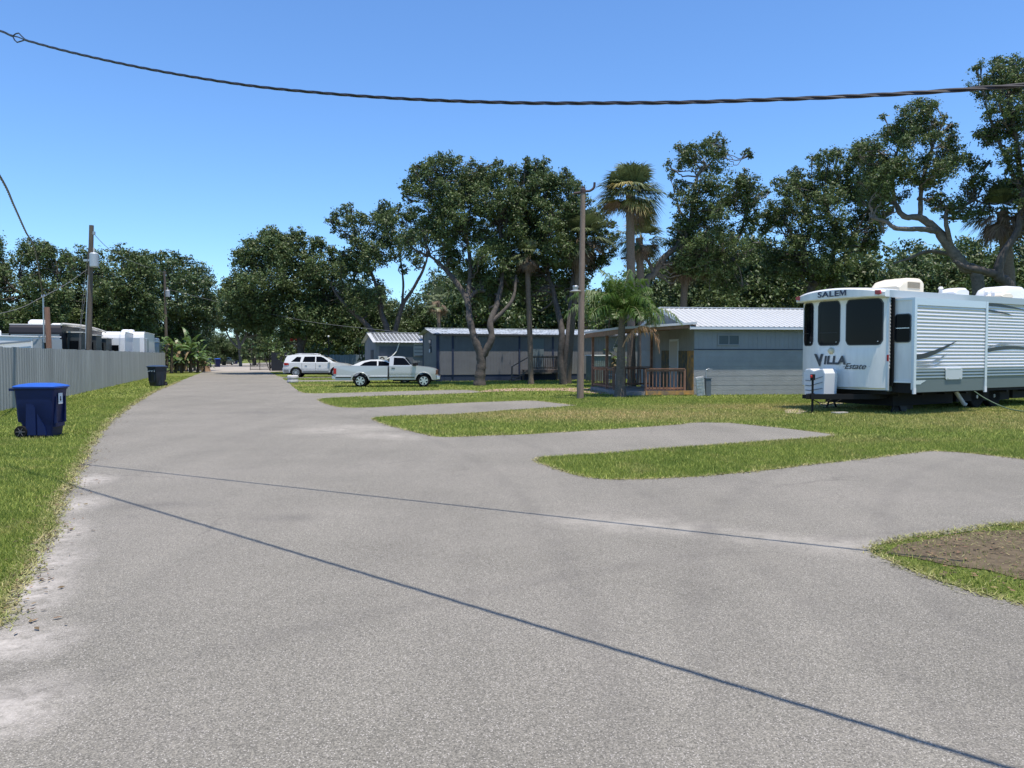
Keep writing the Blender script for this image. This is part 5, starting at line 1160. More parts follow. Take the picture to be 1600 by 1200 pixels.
# crossover
sv = G(448,589.2)
top = [(5.08,.35),(5.13,.55),(5.10,.80),(4.98,.95),(4.6,1.06),(4.0,1.13),(3.82,1.18),(3.3,1.50),(2.95,1.66),(2.6,1.73),(1.9,1.77),(1.2,1.77),(.7,1.73),(.38,1.66),(.30,1.62),(.20,1.45),(.08,1.12),(.02,1.0),(.04,.82),(-.03,.70),(-.04,.50),(.02,.34)]
def ext_suv(root, patch, Wd):
    patch("lower_cladding", [(.05,.36),(.46,.36),(.46,.44),(.42,.60),(.05,.62)], sgrey, .006); patch("lower_cladding", [(1.46,.36),(3.44,.36),(3.44,.50),(1.46,.50)], sgrey, .006)
    patch("door_moulding", [(1.6,.60),(3.35,.56),(3.35,.60),(1.6,.64)], M_("bright strip", (.8,.8,.8), .2), .01, th_=.012)
    patch("tail_light", [(.06,1.02),(.12,1.12),(.38,1.10),(.50,1.04),(.42,.96),(.16,.93)], redl, .012, th_=.01)
    for x_ in (1.42, 2.45, 3.45): patch("door_gap", [(x_,.52),(x_+.02,.52),(x_+.02,1.12),(x_,1.12)], M_("seam", (.08,.08,.08)), .004)
    for x_ in (1.66, 2.70): patch("door_handle", [(x_,.92),(x_+.16,.92),(x_+.16,.96),(x_,.96)], chrome, .01, th_=.02)
    for s_ in (-1, 1):
        MB().box(3.38,3.58,s_*.98-.09,s_*.98+.09,1.10,1.24).build("mirror", pearl, root, bevel=.03); MB().tube([(.9,s_*.70,1.79),(1.2,s_*.70,1.83),(2.3,s_*.70,1.82),(2.6,s_*.70,1.76)], .018, 6).build("roof_rail", chrome, root)
    mb = MB(); mb.add([(3.78,-.76,1.215),(3.78,.76,1.215),(3.0,.66,1.665),(3.0,-.66,1.665)], [(0,1,2,3)]); mb.build("windscreen", glass, root); mb.v = []; 
    mb = MB(); mb.add([(.10,-.70,1.14),(.10,.70,1.14),(.255,.64,1.58),(.255,-.64,1.58)], [(0,1,2,3)]); mb.v = [(x-.012, y, z) for x, y, z in mb.v]; mb.build("rear_window", glass, root); MB().box(.12,.36,-.66,.66,1.665,1.69).build("spoiler", pearl, root)
vehicle("crossover", "pearl white crossover with red tail lights parked furthest left of the white vehicles", "car", (sv.x, sv.y-.95+.6, 0), R(5), top, .34, [(.98,.45),(3.98,.45)], [(.98,.38,.385,.24),(3.98,.38,.385,.24)], .98, 1.12, 1.78, pearl,
    [[(.62,1.20),(1.30,1.18),(1.38,1.56),(1.05,1.58)], [(1.48,1.18),(2.42,1.17),(2.42,1.60),(1.62,1.59)], [(2.50,1.17),(3.50,1.17),(3.42,1.24),(3.10,1.48),(2.86,1.59),(2.50,1.60)]], ext_suv)
# sedan behind the pickup
sd = G(527,598.5); top = [(4.70,.35),(4.75,.5),(4.66,.70),(4.4,.83),(3.7,.94),(3.4,.99),(2.95,1.22),(2.6,1.38),(2.2,1.43),(1.7,1.42),(1.2,1.33),(.7,1.10),(.5,1.04),(.08,.98),(.0,.85),(-.02,.5),(.03,.33)]
def ext_sed(root, patch, Wd):
    patch("tail_light", [(.02,.78),(.04,.92),(.4,.90),(.4,.80)], redl, .008); mb = MB(); mb.add([(3.36,-.66,1.02),(3.36,.66,1.02),(2.7,.56,1.36),(2.7,-.56,1.36)], [(0,1,2,3)]); mb.v = [(x+.01, y, z+.012) for x, y, z in mb.v]; mb.build("windscreen", glass, root)
    for s_ in (-1, 1): MB().box(3.05,3.2,s_*.9-.08,s_*.9+.08,.98,1.08).build("mirror", pearl, root, bevel=.02)
    for x_ in (1.35, 2.3, 3.2): patch("door_gap", [(x_,.42),(x_+.02,.42),(x_+.02,.98),(x_,.98)], M_("seam", (.08,.08,.08)), .004)
vehicle("sedan", "low white sedan behind the pickup, only its roof and windows showing over the bed", "car", (sd.x+.35, sd.y+.2, 0), R(4), top, .32, [(.95,.38),(3.75,.38)], [(.95,.32,.325,.2),(3.75,.32,.325,.2)], .90, .98, 1.45, pearl,
    [[(1.05,1.03),(2.10,1.03),(2.10,1.335),(1.75,1.34),(1.35,1.25)], [(2.18,1.03),(3.2,1.03),(3.05,1.12),(2.62,1.31),(2.18,1.34)]], ext_sed)
# far parked car
fc = G(338,570.5); vehicle("parked_car", "small dark green car parked far down the lane on the left", "car", (fc.x, fc.y, 0), R(75), [(4.4,.35),(4.42,.6),(4.2,.8),(3.4,.92),(2.7,1.40),(1.0,1.42),(.3,.98),(.02,.85),(0,.35)], .3, [(.9,.38),(3.5,.38)], [(.9,.32,.32,.2),(3.5,.32,.32,.2)], .88, .95, 1.42, M_("dark green paint", (.03,.05,.045), .3, coat=.6), [[(.75,1.0),(3.0,1.0),(2.6,1.32),(1.1,1.34)]], lambda r_, p_, w_: None)
# ================================================================== big travel trailer
C0 = Vector((10.55, 21.58, 0)); ra_ = R(29)
rv = thing("travel_trailer", "large white travel trailer with corrugated siding, tall black front windows and a slide-out", "travel trailer", C0, ra_)
W_, RL, ZB, ZT = 2.92, 10.4, .70, 3.46
fib = M_("white gelcoat", (.74,.735,.71), .3, var=.07, vscale=3, stretch=(2,2,.35), coat=.5)
alu = M_("white aluminium siding", (.68,.67,.65), .30, .15, var=.03, vscale=3)
alug = M_("grey-green siding", (.20,.245,.235), .35, .15)
skirt = M_("grey-green skirt", (.115,.145,.14), .45)
rtrim = M_("light aluminium trim", (.60,.65,.69), .3, .3)
lens = M_("red lens", (.5,.02,.02), .2); lens.node_tree.nodes["Principled BSDF"]
navl = M_("navy lettering", (.02,.025,.06), .4); grl = M_("charcoal lettering", (.05,.055,.065), .4)
def fx(y): t = abs((y-W_/2)/(W_/2)); return -.30*(1-min(1, t)**3)
# front cap
mb = MB(); ny = 44; zs_ = [ZB, ZB+.04, 1.0, 1.5, 2.0, 2.6, 3.2, ZT-.05]
for i in range(ny+1):
    y = W_*i/ny
    for z in zs_: mb.v.append((fx(y)+(.05 if z == ZB else 0), y, z))
k = len(zs_)
for i in range(ny):
    for j in range(k-1): mb.f.append([i*k+j, (i+1)*k+j, (i+1)*k+j+1, i*k+j+1]); mb.m.append(0)
mb.build("front_cap", fib, rv, smooth=True)
mb = MB(); # bottom closing and moulded ribs between the windows
pts = [(fx(W_*i/ny)+.05, W_*i/ny) for i in range(ny+1)]+[(.1, W_), (.1, 0)]; mb.prism(pts, 'z', ZB-.02, ZB)
mb.build("front_sill", rtrim, rv)
def cap_patch(y0, y1, z0, z1, off, m_, nm, r=.12, shape=None, parent=None):
    mb = MB(); n = 18; 
    for i in range(n+1):
        y = y0+(y1-y0)*i/n; a = 0
        for yy in (y-y0, y1-y):
            if yy < r: a = max(a, r-math.sqrt(max(0, r*r-(r-yy)**2)))
        lo, hi = (shape(i/n) if shape else (z0, z1)); mb.v += [(fx(y)-off, y, lo+a), (fx(y)-off, y, hi-a)]
    mb.f = [[2*i, 2*i+2, 2*i+3, 2*i+1] for i in range(n)]; mb.m = [0]*n
    return mb.build(nm, m_, parent or rv, smooth=True)
for (y0, y1) in ((.13,1.12),(1.36,2.12),(2.36,2.82)):
    f_ = cap_patch(y0-.03, y1+.03, 1.95, 3.28, .006, M_("window rubber", (.05,.055,.06), .5), "window_frame", .14); cap_patch(y0, y1, 1.98, 3.25, .011, M_("front window glass", (.004,.005,.008), .04, spec=.14), "window_pane", .12, parent=f_); MB().lathe([(.012,-.02),(.018,0)], (fx(y0+.09)-.012, y0+.09, 2.06), "x", 8).build("window_latch", chrome, f_); MB().box(fx((y0+y1)/2)-.03, fx((y0+y1)/2)-.018, y0+.05, y1-.05, 2.33, 2.338).build("window_bar", M_("window rubber", (.05,.055,.06), .5), f_) if y1-y0 < .9 else None
# moulded relief panels
for (ya, yb, sa, sb) in ((.30,1.12,-.18,0),(1.30,2.12,.0,.0)):
    pass
mbr = MB(); 
for (y0, y1, y2, y3) in ((.22,1.18,1.02,.42),):
    n = 10; vs = []
    for j in range(n+1):
        t_ = j/n; z = 1.88-t_*(1.88-.76); a = y0+(y3-y0)*t_; b_ = y1+(y2-y1)*t_
        for q in range(9): y = a+(b_-a)*q/8; dpt = -.028 if 0 < q < 8 else -.003; vs.append((fx(y)+(-.002 if not 0 < q < 8 else -.016*min(1, t_*6)), y, z))
    mbr.add(vs, [(j*9+q, j*9+q+1, (j+1)*9+q+1, (j+1)*9+q) for j in range(n) for q in range(8)])
for (y0, y1, y2, y3) in ((1.28,2.16,2.02,1.40),):
    n = 10; vs = []
    for j in range(n+1):
        t_ = j/n; z = 1.90-t_*(1.90-.76); a = y0+(y3-y0)*t_; b_ = y1+(y2-y1)*t_
        for q in range(9): y = a+(b_-a)*q/8; vs.append((fx(y)+(-.002 if not 0 < q < 8 else -.022*min(1, t_*4)), y, z))
    mbr.add(vs, [(j*9+q, j*9+q+1, (j+1)*9+q+1, (j+1)*9+q) for j in range(n) for q in range(8)])
mbr.build("moulded_panel", fib, rv, smooth=True, angle=50)
# visor with name
def vx(y): return fx(y)-.26
mb = MB(); n = 30
for i in range(n+1):
    y = -.06+(W_+.12)*i/n; t = (y-W_/2)/(W_/2); top_ = 3.62-.13*t*t; bot = 3.30; yy = min(max(y, 0), W_)
    mb.v += [(vx(yy)+.03, y, bot), (vx(yy), y, bot+.03), (vx(yy), y, top_-.05), (vx(yy)+.05, y, top_), (fx(yy)+.35, y, top_+.03), (fx(yy)+.03, y, bot)]
for i in range(n):
    for j in range(6): mb.f.append([i*6+j, (i+1)*6+j, (i+1)*6+(j+1) % 6, i*6+(j+1) % 6]); mb.m.append(0)
mb.f += [[0,1,2,3,4,5], [n*6+j for j in (5,4,3,2,1,0)]]; mb.m += [0, 0]
vis = mb.build("visor", fib, rv, smooth=True, angle=30)
def on_front(txt, size, yc, zc, fx_, off, m_, nm, bold=0, shear=0, sx=1, space=1, parent=None, tilt=0, th=.0):
    vs, fs_ = text_mesh(txt, size, bold, shear, sx, space); mb = MB()
    mb.add([(fx_(min(max(yc-p[0], 0), W_))-off, yc-p[0], zc+p[1]+tilt*p[0]) for p in vs], fs_); return mb.build(nm, m_, parent or rv)
on_front("SALE", .225, 1.555, 3.385, vx, .022, navl, "lettering", bold=.005, sx=1.50, space=1.08, parent=vis)
mM = [(0,0),(0,.03),(.06,.03),(.06,.97),(0,.97),(0,1),(.30,1),(.52,.36),(.74,1),(1.04,1),(1.04,.97),(.98,.97),(.98,.03),(1.04,.03),(1.04,0),(.74,0),(.74,.03),(.80,.03),(.80,.76),(.50,0),(.44,0),(.17,.72),(.17,.03),(.24,.03),(.24,0)]
mb = MB(); y0_ = 1.17; pts_ = [(y0_-p[0]*.22, 3.387+p[1]*.158) for p in mM]; t3_ = tessellate_polygon([[Vector((p[0], p[1], 0)) for p in pts_]]); mb.add([(vx(p[0])-.022, p[0], p[1]) for p in pts_], [list(t) for t in t3_]); mb.build("lettering", navl, vis)
for y_ in (.12, W_-.10):
    mb = MB(); x_ = vx(y_); mb.prism([(y_-.11,3.38),(y_-.04,3.36),(y_+.10,3.38),(y_+.12,3.46),(y_+.05,3.49),(y_-.09,3.48)], 'x', x_-.03, x_+.03); mb.build("marker_light", lens, vis, bevel=.008)
# front lettering
on_front("V", .46, 2.03, 1.37, fx, .040, grl, "lettering", bold=.024, shear=-.12, sx=1.05)
on_front("ILLA", .33, 1.50, 1.41, fx, .040, grl, "lettering", bold=.016, shear=.12, sx=1.15, space=1.05)
on_front("Estate", .24, .84, 1.27, fx, .034, grl, "lettering", bold=.002, shear=.42, sx=1.15, space=.95)
mb = MB(); mb.add([(fx(.4)-.024,.42,1.345),(fx(.4)-.024,.40,1.352),(fx(1.2)-.03,1.2,1.335),(fx(1.2)-.03,1.2,1.325)], [(0,1,2,3)]); mb.build("underline", grl, rv)
mb = MB(); mb.lathe([(.01,-.09),(.07,-.07),(.10,-.02),(.10,.0)], (fx(1.62)-.02,1.62,1.80), 'x', 14); mb.build("front_lamp", M_("yellowed lens", (.62,.55,.38), .3), rv, smooth=True)
# side: corrugated aluminium
def laps(mb, x0, x1, y, z0, z1, per=.098, d=.020, sgn=-1):
    n = max(1, round((z1-z0)/per)); per = (z1-z0)/n
    for i in range(n):
        za = z0+i*per; prof = [(0,0),(.25,d*.85),(.40,d),(.62,d*.55),(1.0,0)]; vs = []
        for (t_, o_) in prof: vs += [(x0, y+sgn*o_, za+t_*per), (x1, y+sgn*o_, za+t_*per)]
        mb.add(vs, [(2*j, 2*j+1, 2*j+3, 2*j+2) for j in range(4)])
mb = MB(); laps(mb, .02, RL, .0, 1.28, 3.30); mb.build("side_siding", alu, rv)
mb = MB(); laps(mb, 3.6, RL, .0, 1.00, 1.28); mb.build("lower_siding", alug, rv)
mb = MB(); mb.box(.02, RL, .002, .03, ZB-.05, 1.0); mb.build("side_skirt", skirt, rv)
mb = MB(); mb.box(.08, RL, .031, W_-.01, ZB, 3.34); mb.box(RL-.02, RL, 0, W_, ZB, 3.34); mb.build("body", fib, rv)
mb = MB(); mb.box(.03, RL, W_-.008, W_, ZB, 3.3); mb.build("far_side", alu, rv)
mb = MB(); mb.box(-.02, .035, -.03, .03, ZB-.02, 3.30); mb.build("corner_trim", rtrim, rv); MB().box(RL-.04, RL+.02, -.03, .03, ZB, 3.3).build("corner_trim", rtrim, rv)
# roof
mb = MB(); n = 10; pr = []
for i in range(n+1): y = -.04+(W_+.08)*i/n; t = (y-W_/2)/(W_/2); pr.append((y, 3.62-.13*min(1, abs(t))**2))
pr += [(W_+.04, 3.30), (-.04, 3.30)]; mb.prism(pr, 'x', -.05, RL+.03); mb.build("roof", M_("white rubber roof", (.66,.66,.64), .6, var=.1, vscale=3), rv, smooth=True, angle=20)
MB().box(-.05, RL+.03, -.062, -.042, 3.29, 3.49).build("roof_edge", M_("grey edge trim", (.42,.46,.48), .4, .3), rv)
def rounded_block(nm, x0, x1, y0, y1, z0, z1, m_, par, slope=.35, nose=.3):
    mb = MB(); prof = [(x0, z0), (x0, z0+(z1-z0)*.35), (x0+nose*.35, z0+(z1-z0)*.78), (x0+nose, z1-.01), (x1-.12, z1), (x1, z1-.07), (x1, z0)]
    rings = []
    for (yy, k) in ((y0, .72), (y0+.06, .94), (y0+.14, 1), (y1-.14, 1), (y1-.06, .94), (y1, .72)): rings.append([(x0+(x1-x0)/2+(p[0]-(x0+x1)/2)*(.97 if k < .9 else 1), yy, z0+(p[1]-z0)*k) for p in prof])
    loft(mb, rings); return mb.build(nm, m_, par, smooth=True, angle=40)
bei = M_("cream plastic cover", (.66,.60,.48), .5); wpl = M_("white plastic cover", (.66,.67,.68), .45)
a1 = rounded_block("air_conditioner", 1.55, 2.75, .75, 1.75, 3.58, 4.02, bei, rv, nose=.55)
mb = MB(); 
for k in range(6): mb.box(1.95, 2.55, .735+.001*k, .748+.001*k, 3.70+.032*k, 3.715+.032*k)
mb.build("vent_slots", M_("slot shade brown", (.28,.22,.15), .7), a1)
rounded_block("roof_vent", 4.45, 5.2, .8, 1.4, 3.59, 3.84, wpl, rv, nose=.35); rounded_block("air_conditioner", 7.2, 8.5, .8, 1.8, 3.56, 4.02, wpl, rv, nose=.35); rounded_block("roof_vent", 6.35, 7.0, .4, 1.0, 3.56, 3.72, bei, rv, nose=.25)
for x_ in (3.2, 5.6, 6.0): MB().lathe([(.05,3.58),(.05,3.68),(.08,3.70),(.05,3.76)], (x_,.5,0), 'z', 10).build("roof_pipe", wpl, rv, smooth=True)
# slide-out
SX0, SX1, SY, SZ0, SZ1 = .16, 3.66, -.66, .64, 3.25
sld = MB().box(SX0+.03, SX1-.03, SY+.03, -.03, .93, SZ1-.02).build("slide_out", fib, rv)
mb = MB(); laps(mb, SX0+.10, SX1-.10, SY+.02, 1.27, SZ1-.20); mb.build("siding", alu, sld); mb = MB(); laps(mb, SX0+.10, SX1-.10, SY+.02, 1.0, 1.27); mb.build("lower_siding", alug, sld)
mb = MB(); mb.box(SX0+.10, SX1-.10, SY+.012, SY+.05, SZ0, 1.0); mb.build("skirt", skirt, sld)
mb = MB(); mb.box(SX0, SX0+.11, SY-.02, SY+.06, .72, SZ1); mb.box(SX1-.11, SX1, SY-.02, SY+.06, .62, SZ1); mb.box(SX0+.11, SX1-.11, SY-.015, SY+.06, SZ1-.20, SZ1); mb.box(SX0, SX0+.05, SY+.06, -.02, SZ1-.06, SZ1+.0); mb.build("frame_trim", rtrim, sld)
mb = MB(); mb.box(SX0, SX0+.115, SY-.024, SY+.02, .60, .76); mb.build("corner_boot", wpl, sld); MB().box(SX1-.115, SX1+.004, SY-.024, SY+.02, .58, .74).build("corner_boot", wpl, sld)
MB().box(SX0+.06, SX1-.06, SY+.052, .3, .62, .925).build("slide_shade_fill", M_("underbelly and shade black", (.008,.008,.009), .9), sld)  # black filler box standing in for the deep shade below the slide-out
mb = MB(); mb.box(SX0+.0, SX0+.03, SY+.03, -.05, .90, .945); mb.build("end_sill", white_m, sld)
mb = MB(); pts = rrect(SY+.10, -.08, 2.02, 2.82, .09); mb.prism(pts, 'x', SX0+.006, SX0+.028); wf = mb.build("window_frame", M_("window rubber", (.05,.055,.06)), sld); mb = MB(); mb.prism(rrect(SY+.125, -.105, 2.045, 2.795, .07), 'x', SX0-.001, SX0+.005); wp = mb.build("window_pane", glass, wf); MB().box(SX0-.008, SX0-.002, SY+.13, -.11, 2.41, 2.43).build("window_bar", chrome, wf)
MB().box(.09, .155, -.09, -.004, ZB+.1, 3.28).build("slide_seal", rubber, rv)
hz = 1.02; mb = MB(); mb.prism(rrect(1.62, 2.42, .98, 1.30, .05), 'y', SY-.022, SY+.0); hc = mb.build("hatch", M_("pale grey hatch", (.48,.52,.52), .4), sld); mb = MB()
mb.box(1.70,1.76,SY-.03,SY-.022,1.0,1.03); mb.box(2.28,2.34,SY-.03,SY-.022,1.0,1.03); mb.box(1.70,2.34,SY-.026,SY-.022,1.265,1.275); mb.build("hatch_latch", chrome, hc)
mb = MB(); mb.prism([(SX0+.11,.86),(SX0+.35,.86),(SX0+.42,.90),(SX0+.52,.93),(SX0+.60,.97),(SX0+.11,.97)], 'y', SY+.005, SY+.011); mb.build("stripe_decal", M_("pale stripe", (.5,.56,.55), .4), sld)
# swooshes
blk = M_("black decal", (.02,.022,.026), .35); gry = M_("grey decal", (.22,.25,.28), .35)
def swoosh(par, y, pts_top, pts_bot, m_):
    mb = MB(); a = smooth_path([(p[0], y, p[1]) for p in pts_top], 5); b_ = smooth_path([(p[0], y, p[1]) for p in pts_bot], 5); n = len(a); mb.v = [tuple(q) for q in a]+[tuple(q) for q in b_]; mb.f = [[i, i+1, n+i+1, n+i] for i in range(n-1)]; mb.m = [0]*(n-1); return mb.build("swoosh_decal", m_, par)
ys = SY-.005
swoosh(sld, ys, [(SX0-.0,1.66),(.75,1.74),(1.4,1.88),(2.15,2.08)], [(SX0-.0,1.54),(.75,1.60),(1.45,1.80),(2.15,2.07)], blk); swoosh(sld, ys, [(SX0-.0,1.46),(.7,1.47),(1.2,1.55),(1.7,1.72)], [(SX0,1.42),(.7,1.43),(1.25,1.50),(1.7,1.71)], gry); swoosh(sld, ys+.001, [(SX0+.1,1.36),(.9,1.38),(1.6,1.5)], [(SX0+.1,1.33),(.9,1.34),(1.6,1.49)], gry)
yb = -.024
swoosh(rv, yb, [(3.68,1.72),(4.1,1.92),(4.7,2.17)], [(3.68,1.58),(4.15,1.80),(4.7,2.16)], blk); swoosh(rv, yb, [(4.2,1.66),(5.0,1.90),(6.2,1.96),(7.4,1.90),(8.6,1.8)], [(4.2,1.645),(5.1,1.80),(6.2,1.87),(7.4,1.84),(8.6,1.79)], blk)
swoosh(rv, yb-.001, [(4.6,1.86),(5.6,2.05),(6.8,2.08),(8.0,2.0)], [(4.6,1.85),(5.7,2.0),(6.8,2.04),(8.0,1.99)], gry); swoosh(rv, yb, [(3.68,3.20),(4.6,3.27),(5.6,3.27),(7.0,3.12)], [(3.68,3.17),(4.6,3.20),(5.6,3.19),(7.0,3.11)], blk); swoosh(rv, yb-.001, [(3.68,3.08),(4.6,3.10),(5.6,3.03),(6.2,2.94)], [(3.68,3.04),(4.6,3.04),(5.6,2.98),(6.2,2.93)], blk)
MB().box(3.84,4.02,-.05,-.018,2.35,2.58).build("outlet_box", wpl, rv, bevel=.006); MB().box(3.85,3.99,-.045,-.018,2.18,2.30).build("cable_hatch", galv, rv); MB().box(3.98,4.05,-.06,-.02,1.42,1.70).build("door_hold", black_m, rv)
# tail light strip on the front-right corner
MB().box(-.045,-.02,-.05,-.0,1.50,1.68).build("corner_reflector", lens, rv)
# propane cover
prof = [(y_, z_) for y_, z_ in ((1.30,.50),(1.98,.50),(2.02,1.12),(1.95,1.26),(1.80,1.27),(1.65,1.21),(1.50,1.25),(1.34,1.28),(1.27,1.14))]
mb = MB(); mb.prism(prof, 'x', -1.02, -.46); pcv = mb.build("propane_cover", M_("white plastic cover", (.66,.67,.68)), rv, bevel=.045)
mb = MB()
for (za, zb) in ((1.06,.93),(.90,.78),(.72,.64)):
    mb.add([(-1.035,1.33,za),(-1.035,1.78,zb),(-1.035,1.94,zb+.01),(-1.035,1.94,zb-.015),(-1.035,1.78,zb-.025),(-1.035,1.33,za-.02)], [(0,1,2,3,4,5)])
mb.build("groove", M_("groove grey", (.16,.18,.20), .6), pcv)
# tongue, jack, chassis
mb = MB(); 
for (ya, yb2) in ((.45,1.33),(2.30,1.42)):
    a, b_ = Vector((.3,ya,.48)), Vector((-1.55,yb2,.48)); t_ = (b_-a).normalized(); M = Matrix(((t_.x,-t_.y,0),(t_.y,t_.x,0),(0,0,1))); mb.obox((a+b_)/2, (b_-a).length/2, .045, .075, M)
mb.box(-1.75,-1.45,1.31,1.44,.43,.54); mb.box(-.6,-.4,.9,1.85,.42,.54); mb.box(.2,RL-.3,.45,.55,.42,.70); mb.box(.2,RL-.3,2.2,2.3,.42,.70)
for k in range(9): mb.box(.6+k*1.1,.68+k*1.1,.06,W_-.06,.50,.70)
mb.build("chassis", black_m, rv); MB().box(.05,RL-.1,.05,W_-.05,.56,.695).build("underbelly", M_("underbelly and shade black", (.012,.012,.014), .9), rv)
mb = MB(); mb.tube([(-1.40,1.375,.02),(-1.40,1.375,.95)], .032, 10); mb.box(-1.48,-1.32,1.30,1.45,.0,.03); mb.box(-1.45,-1.35,1.33,1.42,.95,1.12); mb.build("tongue_jack", black_m, rv, smooth=False); MB().lathe([(.02,1.02),(.035,1.03),(.035,1.08),(.02,1.10)], (-1.46,1.375,0), 'z', 10).build("jack_cap", lens, rv)
mb = MB(); mb.tube(smooth_path([(-1.5,1.34,.44),(-1.2,1.2,.25),(-.9,1.1,.27),(-.5,1.0,.44)], 5), .012, 5); mb.tube(smooth_path([(-1.5,1.42,.44),(-1.1,1.3,.30),(-.6,1.2,.44)], 5), .012, 5); mb.build("safety_chain", black_m, rv)
for k_ in range(3): MB().box(.7+k_*3.1,3.6+k_*3.1,.30,W_-.30,.20+.03*k_,.61).build("shade_tank", M_("underbelly and shade black", (.008,.008,.009), .9), rv)  # black tank boxes, added and hung low to deepen the shade beneath
for x_ in (4.9, 5.85):
    for (y_, s_) in ((.30, -1), (W_-.5, 1)):
        t_ = MB().lathe([(.2,y_),(.33,y_),(.36,y_+.03),(.36,y_+.19),(.33,y_+.22),(.2,y_+.22)], (x_,0,.36), 'y', 24).build("wheel", rubber, rv, smooth=True); MB().lathe([(.19,y_+.03),(.2,y_+.01),(.10,y_+.02),(.06,y_+.0)], (x_,0,.36), 'y', 18).build("rim", white_m, t_, smooth=True)
for x_, y_ in ((.9,.35),(.9,W_-.35),(8.6,.35),(8.6,W_-.35)):
    mb = MB(); mb.tube([(x_-.2,y_,.02),(x_+.05,y_,.46)], .03, 6); mb.tube([(x_+.25,y_,.02),(x_,y_,.46)], .03, 6); mb.box(x_-.3,x_+.35,y_-.08,y_+.08,0,.03); mb.build("stabiliser_jack", black_m, rv)
for (x_, y_) in ((1.3,.5),(2.2,.9)): 
    for q_ in range(2): MB().box(x_-.2,x_+.2,y_-.1,y_+.1,.0+.2*q_,.195+.2*q_).build("support_block", M_("dark block", (.06,.06,.06), .9), rv)
MB().tube([(2.9,-.2,.60),(3.25,-.25,.22),(3.3,-.3,.18)], .06, 8).build("waste_pipe", M_("pale pvc", (.45,.45,.44), .5), rv, smooth=True)
mb = MB(); pv = C0+Matrix.Rotation(ra_, 3, 'Z') @ Vector((4.0,-.05,.62)); tv_ = thing("garden_hose", "thin green hose hanging down from the travel trailer to the grass at the right edge", "hose", (pv.x,pv.y,0)); MB().tube(smooth_path([(0,0,.62),(.25,-.3,.35),(.6,-.8,.09),(.95,-1.3,.03),(1.4,-1.5,.03)], 6), .016, 6).build("hose", M_("green rubber", (.06,.12,.07), .5), tv_, smooth=True)
q = G(1312,646.5); t_ = thing("paving_slab", "small grey concrete slab on the grass just in front of the travel trailer's shadow", "slab", q, .3); MB().box(-.22,.22,-.1,.1,0,.05).build("slab", M_("pale concrete", (.35,.33,.31), .9, var=.2, vscale=8), t_, bevel=.008)

# ================================================================== trailers beyond the fence
def trailer(label, name, cat, loc, rz, L_, Wt, Ht, bodym, topm, wins, acs, extra=None, nose=.25, group="trailers parked beyond the fence"):
    root = thing(name, label, cat, loc, rz, group)
    mb = MB(); mb.prism([(0,.55),(L_,.55),(L_,Ht-.12),(L_-.08,Ht),(nose,Ht),(nose*.35,Ht-.12),(0,Ht-nose*1.6)], 'y', 0, Wt); mb.build("body", bodym, root, bevel=.05)
    MB().box(nose+.05, L_-.02, -.04, Wt+.04, Ht-.01, Ht+.05).build("roof", topm, root, bevel=.02)
    for (ax, a0, a1, z0, z1) in wins:
        if ax == 's': MB().box(a0, a1, -.02, -.0, z0, z1).build("window", glass, root)
        else: MB().box(-.03 if ax == 'f' else L_, 0 if ax == 'f' else L_+.03, a0, a1, z0, z1).build("window", glass, root)
    for (x0, x1, y0, y1, h) in acs: rounded_block("air_conditioner", x0, x1, y0, y1, Ht+.04, Ht+.04+h, wpl, root, nose=.25)
    for x_ in (L_*.55, L_*.55+.85):
        for y_ in (-.02, Wt-.2): MB().lathe([(.15,y_),(.33,y_),(.33,y_+.2),(.15,y_+.2)], (x_,0,.33), 'y', 16).build("wheel", rubber, root)
    if extra: extra(root)
    return root
char = M_("charcoal paint", (.016,.016,.020), .45, spec=.3); char2 = M_("dark grey slide", (.04,.045,.045), .5); offw = M_("cream roof", (.62,.60,.54), .6); grytr = M_("pale grey trailer", (.30,.34,.36), .4); wtr = M_("white trailer", (.72,.73,.73), .35)
def onx(u, y): return (u-800)/F*y
dirf = fang
# big charcoal motorhome, front face towards camera
def exB(root):
    for (x0, x1, z1) in ((1.2,3.6,2.95),(5.6,7.6,2.9),(9.2,11.5,2.8)):
        s_ = MB().box(x0, x1, -.75, -.01, .9, z1).build("slide_out", char2, root, bevel=.03); MB().box(x0-.06, x1+.06, -.82, -.01, z1, z1+.06).build("slide_topper", offw, s_); MB().box(x0-.025, x0, -.6, -.15, 1.7, 2.5).build("window", glass, s_)
    MB().box(-.04,0,.1,2.4,2.75,2.80).build("chrome_line", galv, root); MB().box(4.2,4.7,-.1,0,2.2,2.75).build("service_box", wpl, root); MB().lathe([(.30,3.34),(.30,3.5),(.22,3.62),(.05,3.66)], (2.6,1.6,0), 'z', 18).build("satellite_dome", wpl, root, smooth=True)
    MB().tube(smooth_path([(.05,.0,3.38),(3,-.45,3.40),(7,-.5,3.36),(12,-.3,3.30)], 4), .07, 8).build("rolled_awning", offw, root, smooth=True)
trailer("big charcoal motorhome with a pale roof and slide-outs, tallest vehicle behind the fence", "motorhome", "motorhome", (onx(97.5,42),42,0), dirf, 13.0, 2.5, 3.33, char, offw, [('f',.3,2.2,1.7,2.5),('s',4.7,5.4,1.7,2.5)], [(.5,1.5,.9,1.7,.28),(5.5,6.5,.9,1.7,.28)], exB)
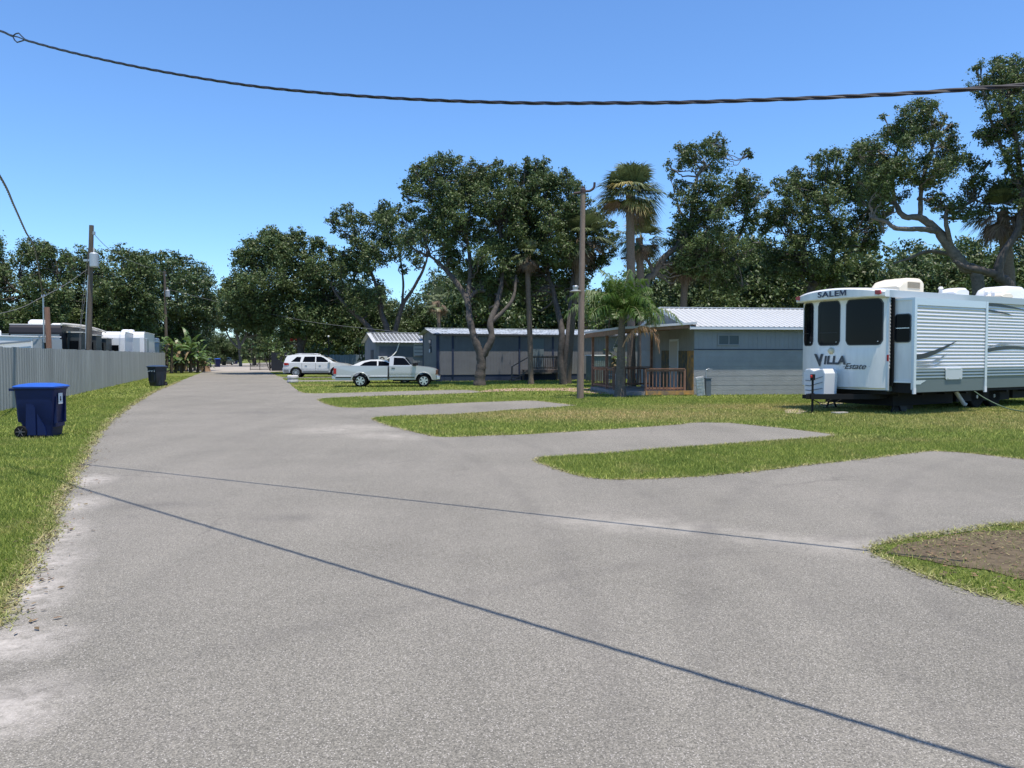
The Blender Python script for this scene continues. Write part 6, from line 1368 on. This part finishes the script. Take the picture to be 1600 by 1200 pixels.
# low white trailer in front of it
def exA(root):
    swl = MB(); swl.add([(5.2,-.055,2.0),(8.6,-.055,2.36),(8.6,-.055,2.28),(5.9,-.055,2.0)], [(0,1,2,3)]); swl.build("stripe", M_("grey decal", (.22,.25,.28)), root); swl = MB(); swl.add([(2.2,-.058,2.12),(5.0,-.058,2.22),(5.0,-.058,2.12),(2.5,-.058,2.04)], [(0,1,2,3)]); swl.build("stripe", M_("slate decal", (.10,.12,.15), .4), root)
    MB().box(8.7,10.0,-.035,-.012,.6,2.42).build("end_panel", grytr, root); MB().box(9.2,9.5,-.055,-.036,1.95,2.25).build("window", glass, root)
trailer("low white travel trailer with grey swoosh decals, nearest behind the fence at the far left", "small_trailer", "travel trailer", (onx(97,36)-5.0,36-8.66,0), R(60), 10.0, 2.3, 2.50, wtr, wtr, [('s',4.6,5.2,1.95,2.15)], [(6.6,7.7,.6,1.5,.32)], exA)
def exC(root):
    MB().box(-.05,-.0,.3,1.5,.9,3.0).build("front_panel", M_("pale blue grey panel", (.40,.46,.50), .4), root); MB().box(-.045,0,1.65,2.35,.9,3.15).build("front_panel", grytr, root); MB().box(.5,1.9,-.12,-.01,.9,2.95).build("slide_out", grytr, root, bevel=.03)
trailer("white travel trailer with pale grey front panels, right of the charcoal motorhome", "travel_trailer", "travel trailer", (onx(226,58),58,0), dirf, 7.0, 2.55, 3.42, wtr, wtr, [], [(1.2,2.2,.9,1.7,.22)], exC)
trailer("white trailer half hidden between the motorhome and the pale grey one", "travel_trailer", "travel trailer", (onx(196,54),54,0), dirf, 6.0, 1.9, 3.30, wtr, wtr, [('f',.4,.9,1.9,2.4)], [])
trailer("far trailer with a tan roof cover above the end of the fence", "travel_trailer", "travel trailer", (onx(249,70),70,0), dirf, 5.0, 1.75, 2.85, grytr, M_("tan cover", (.70,.62,.46), .7), [('f',.5,1.0,1.7,2.3)], [(.2,1.6,.1,1.6,.42)])
trailer("long low grey trailer at the left edge behind the white one", "travel_trailer", "travel trailer", (onx(-80,47),47,0), R(0), 4.4, 2.4, 2.95, grytr, grytr, [('s',1,2,2.0,2.5)], [])
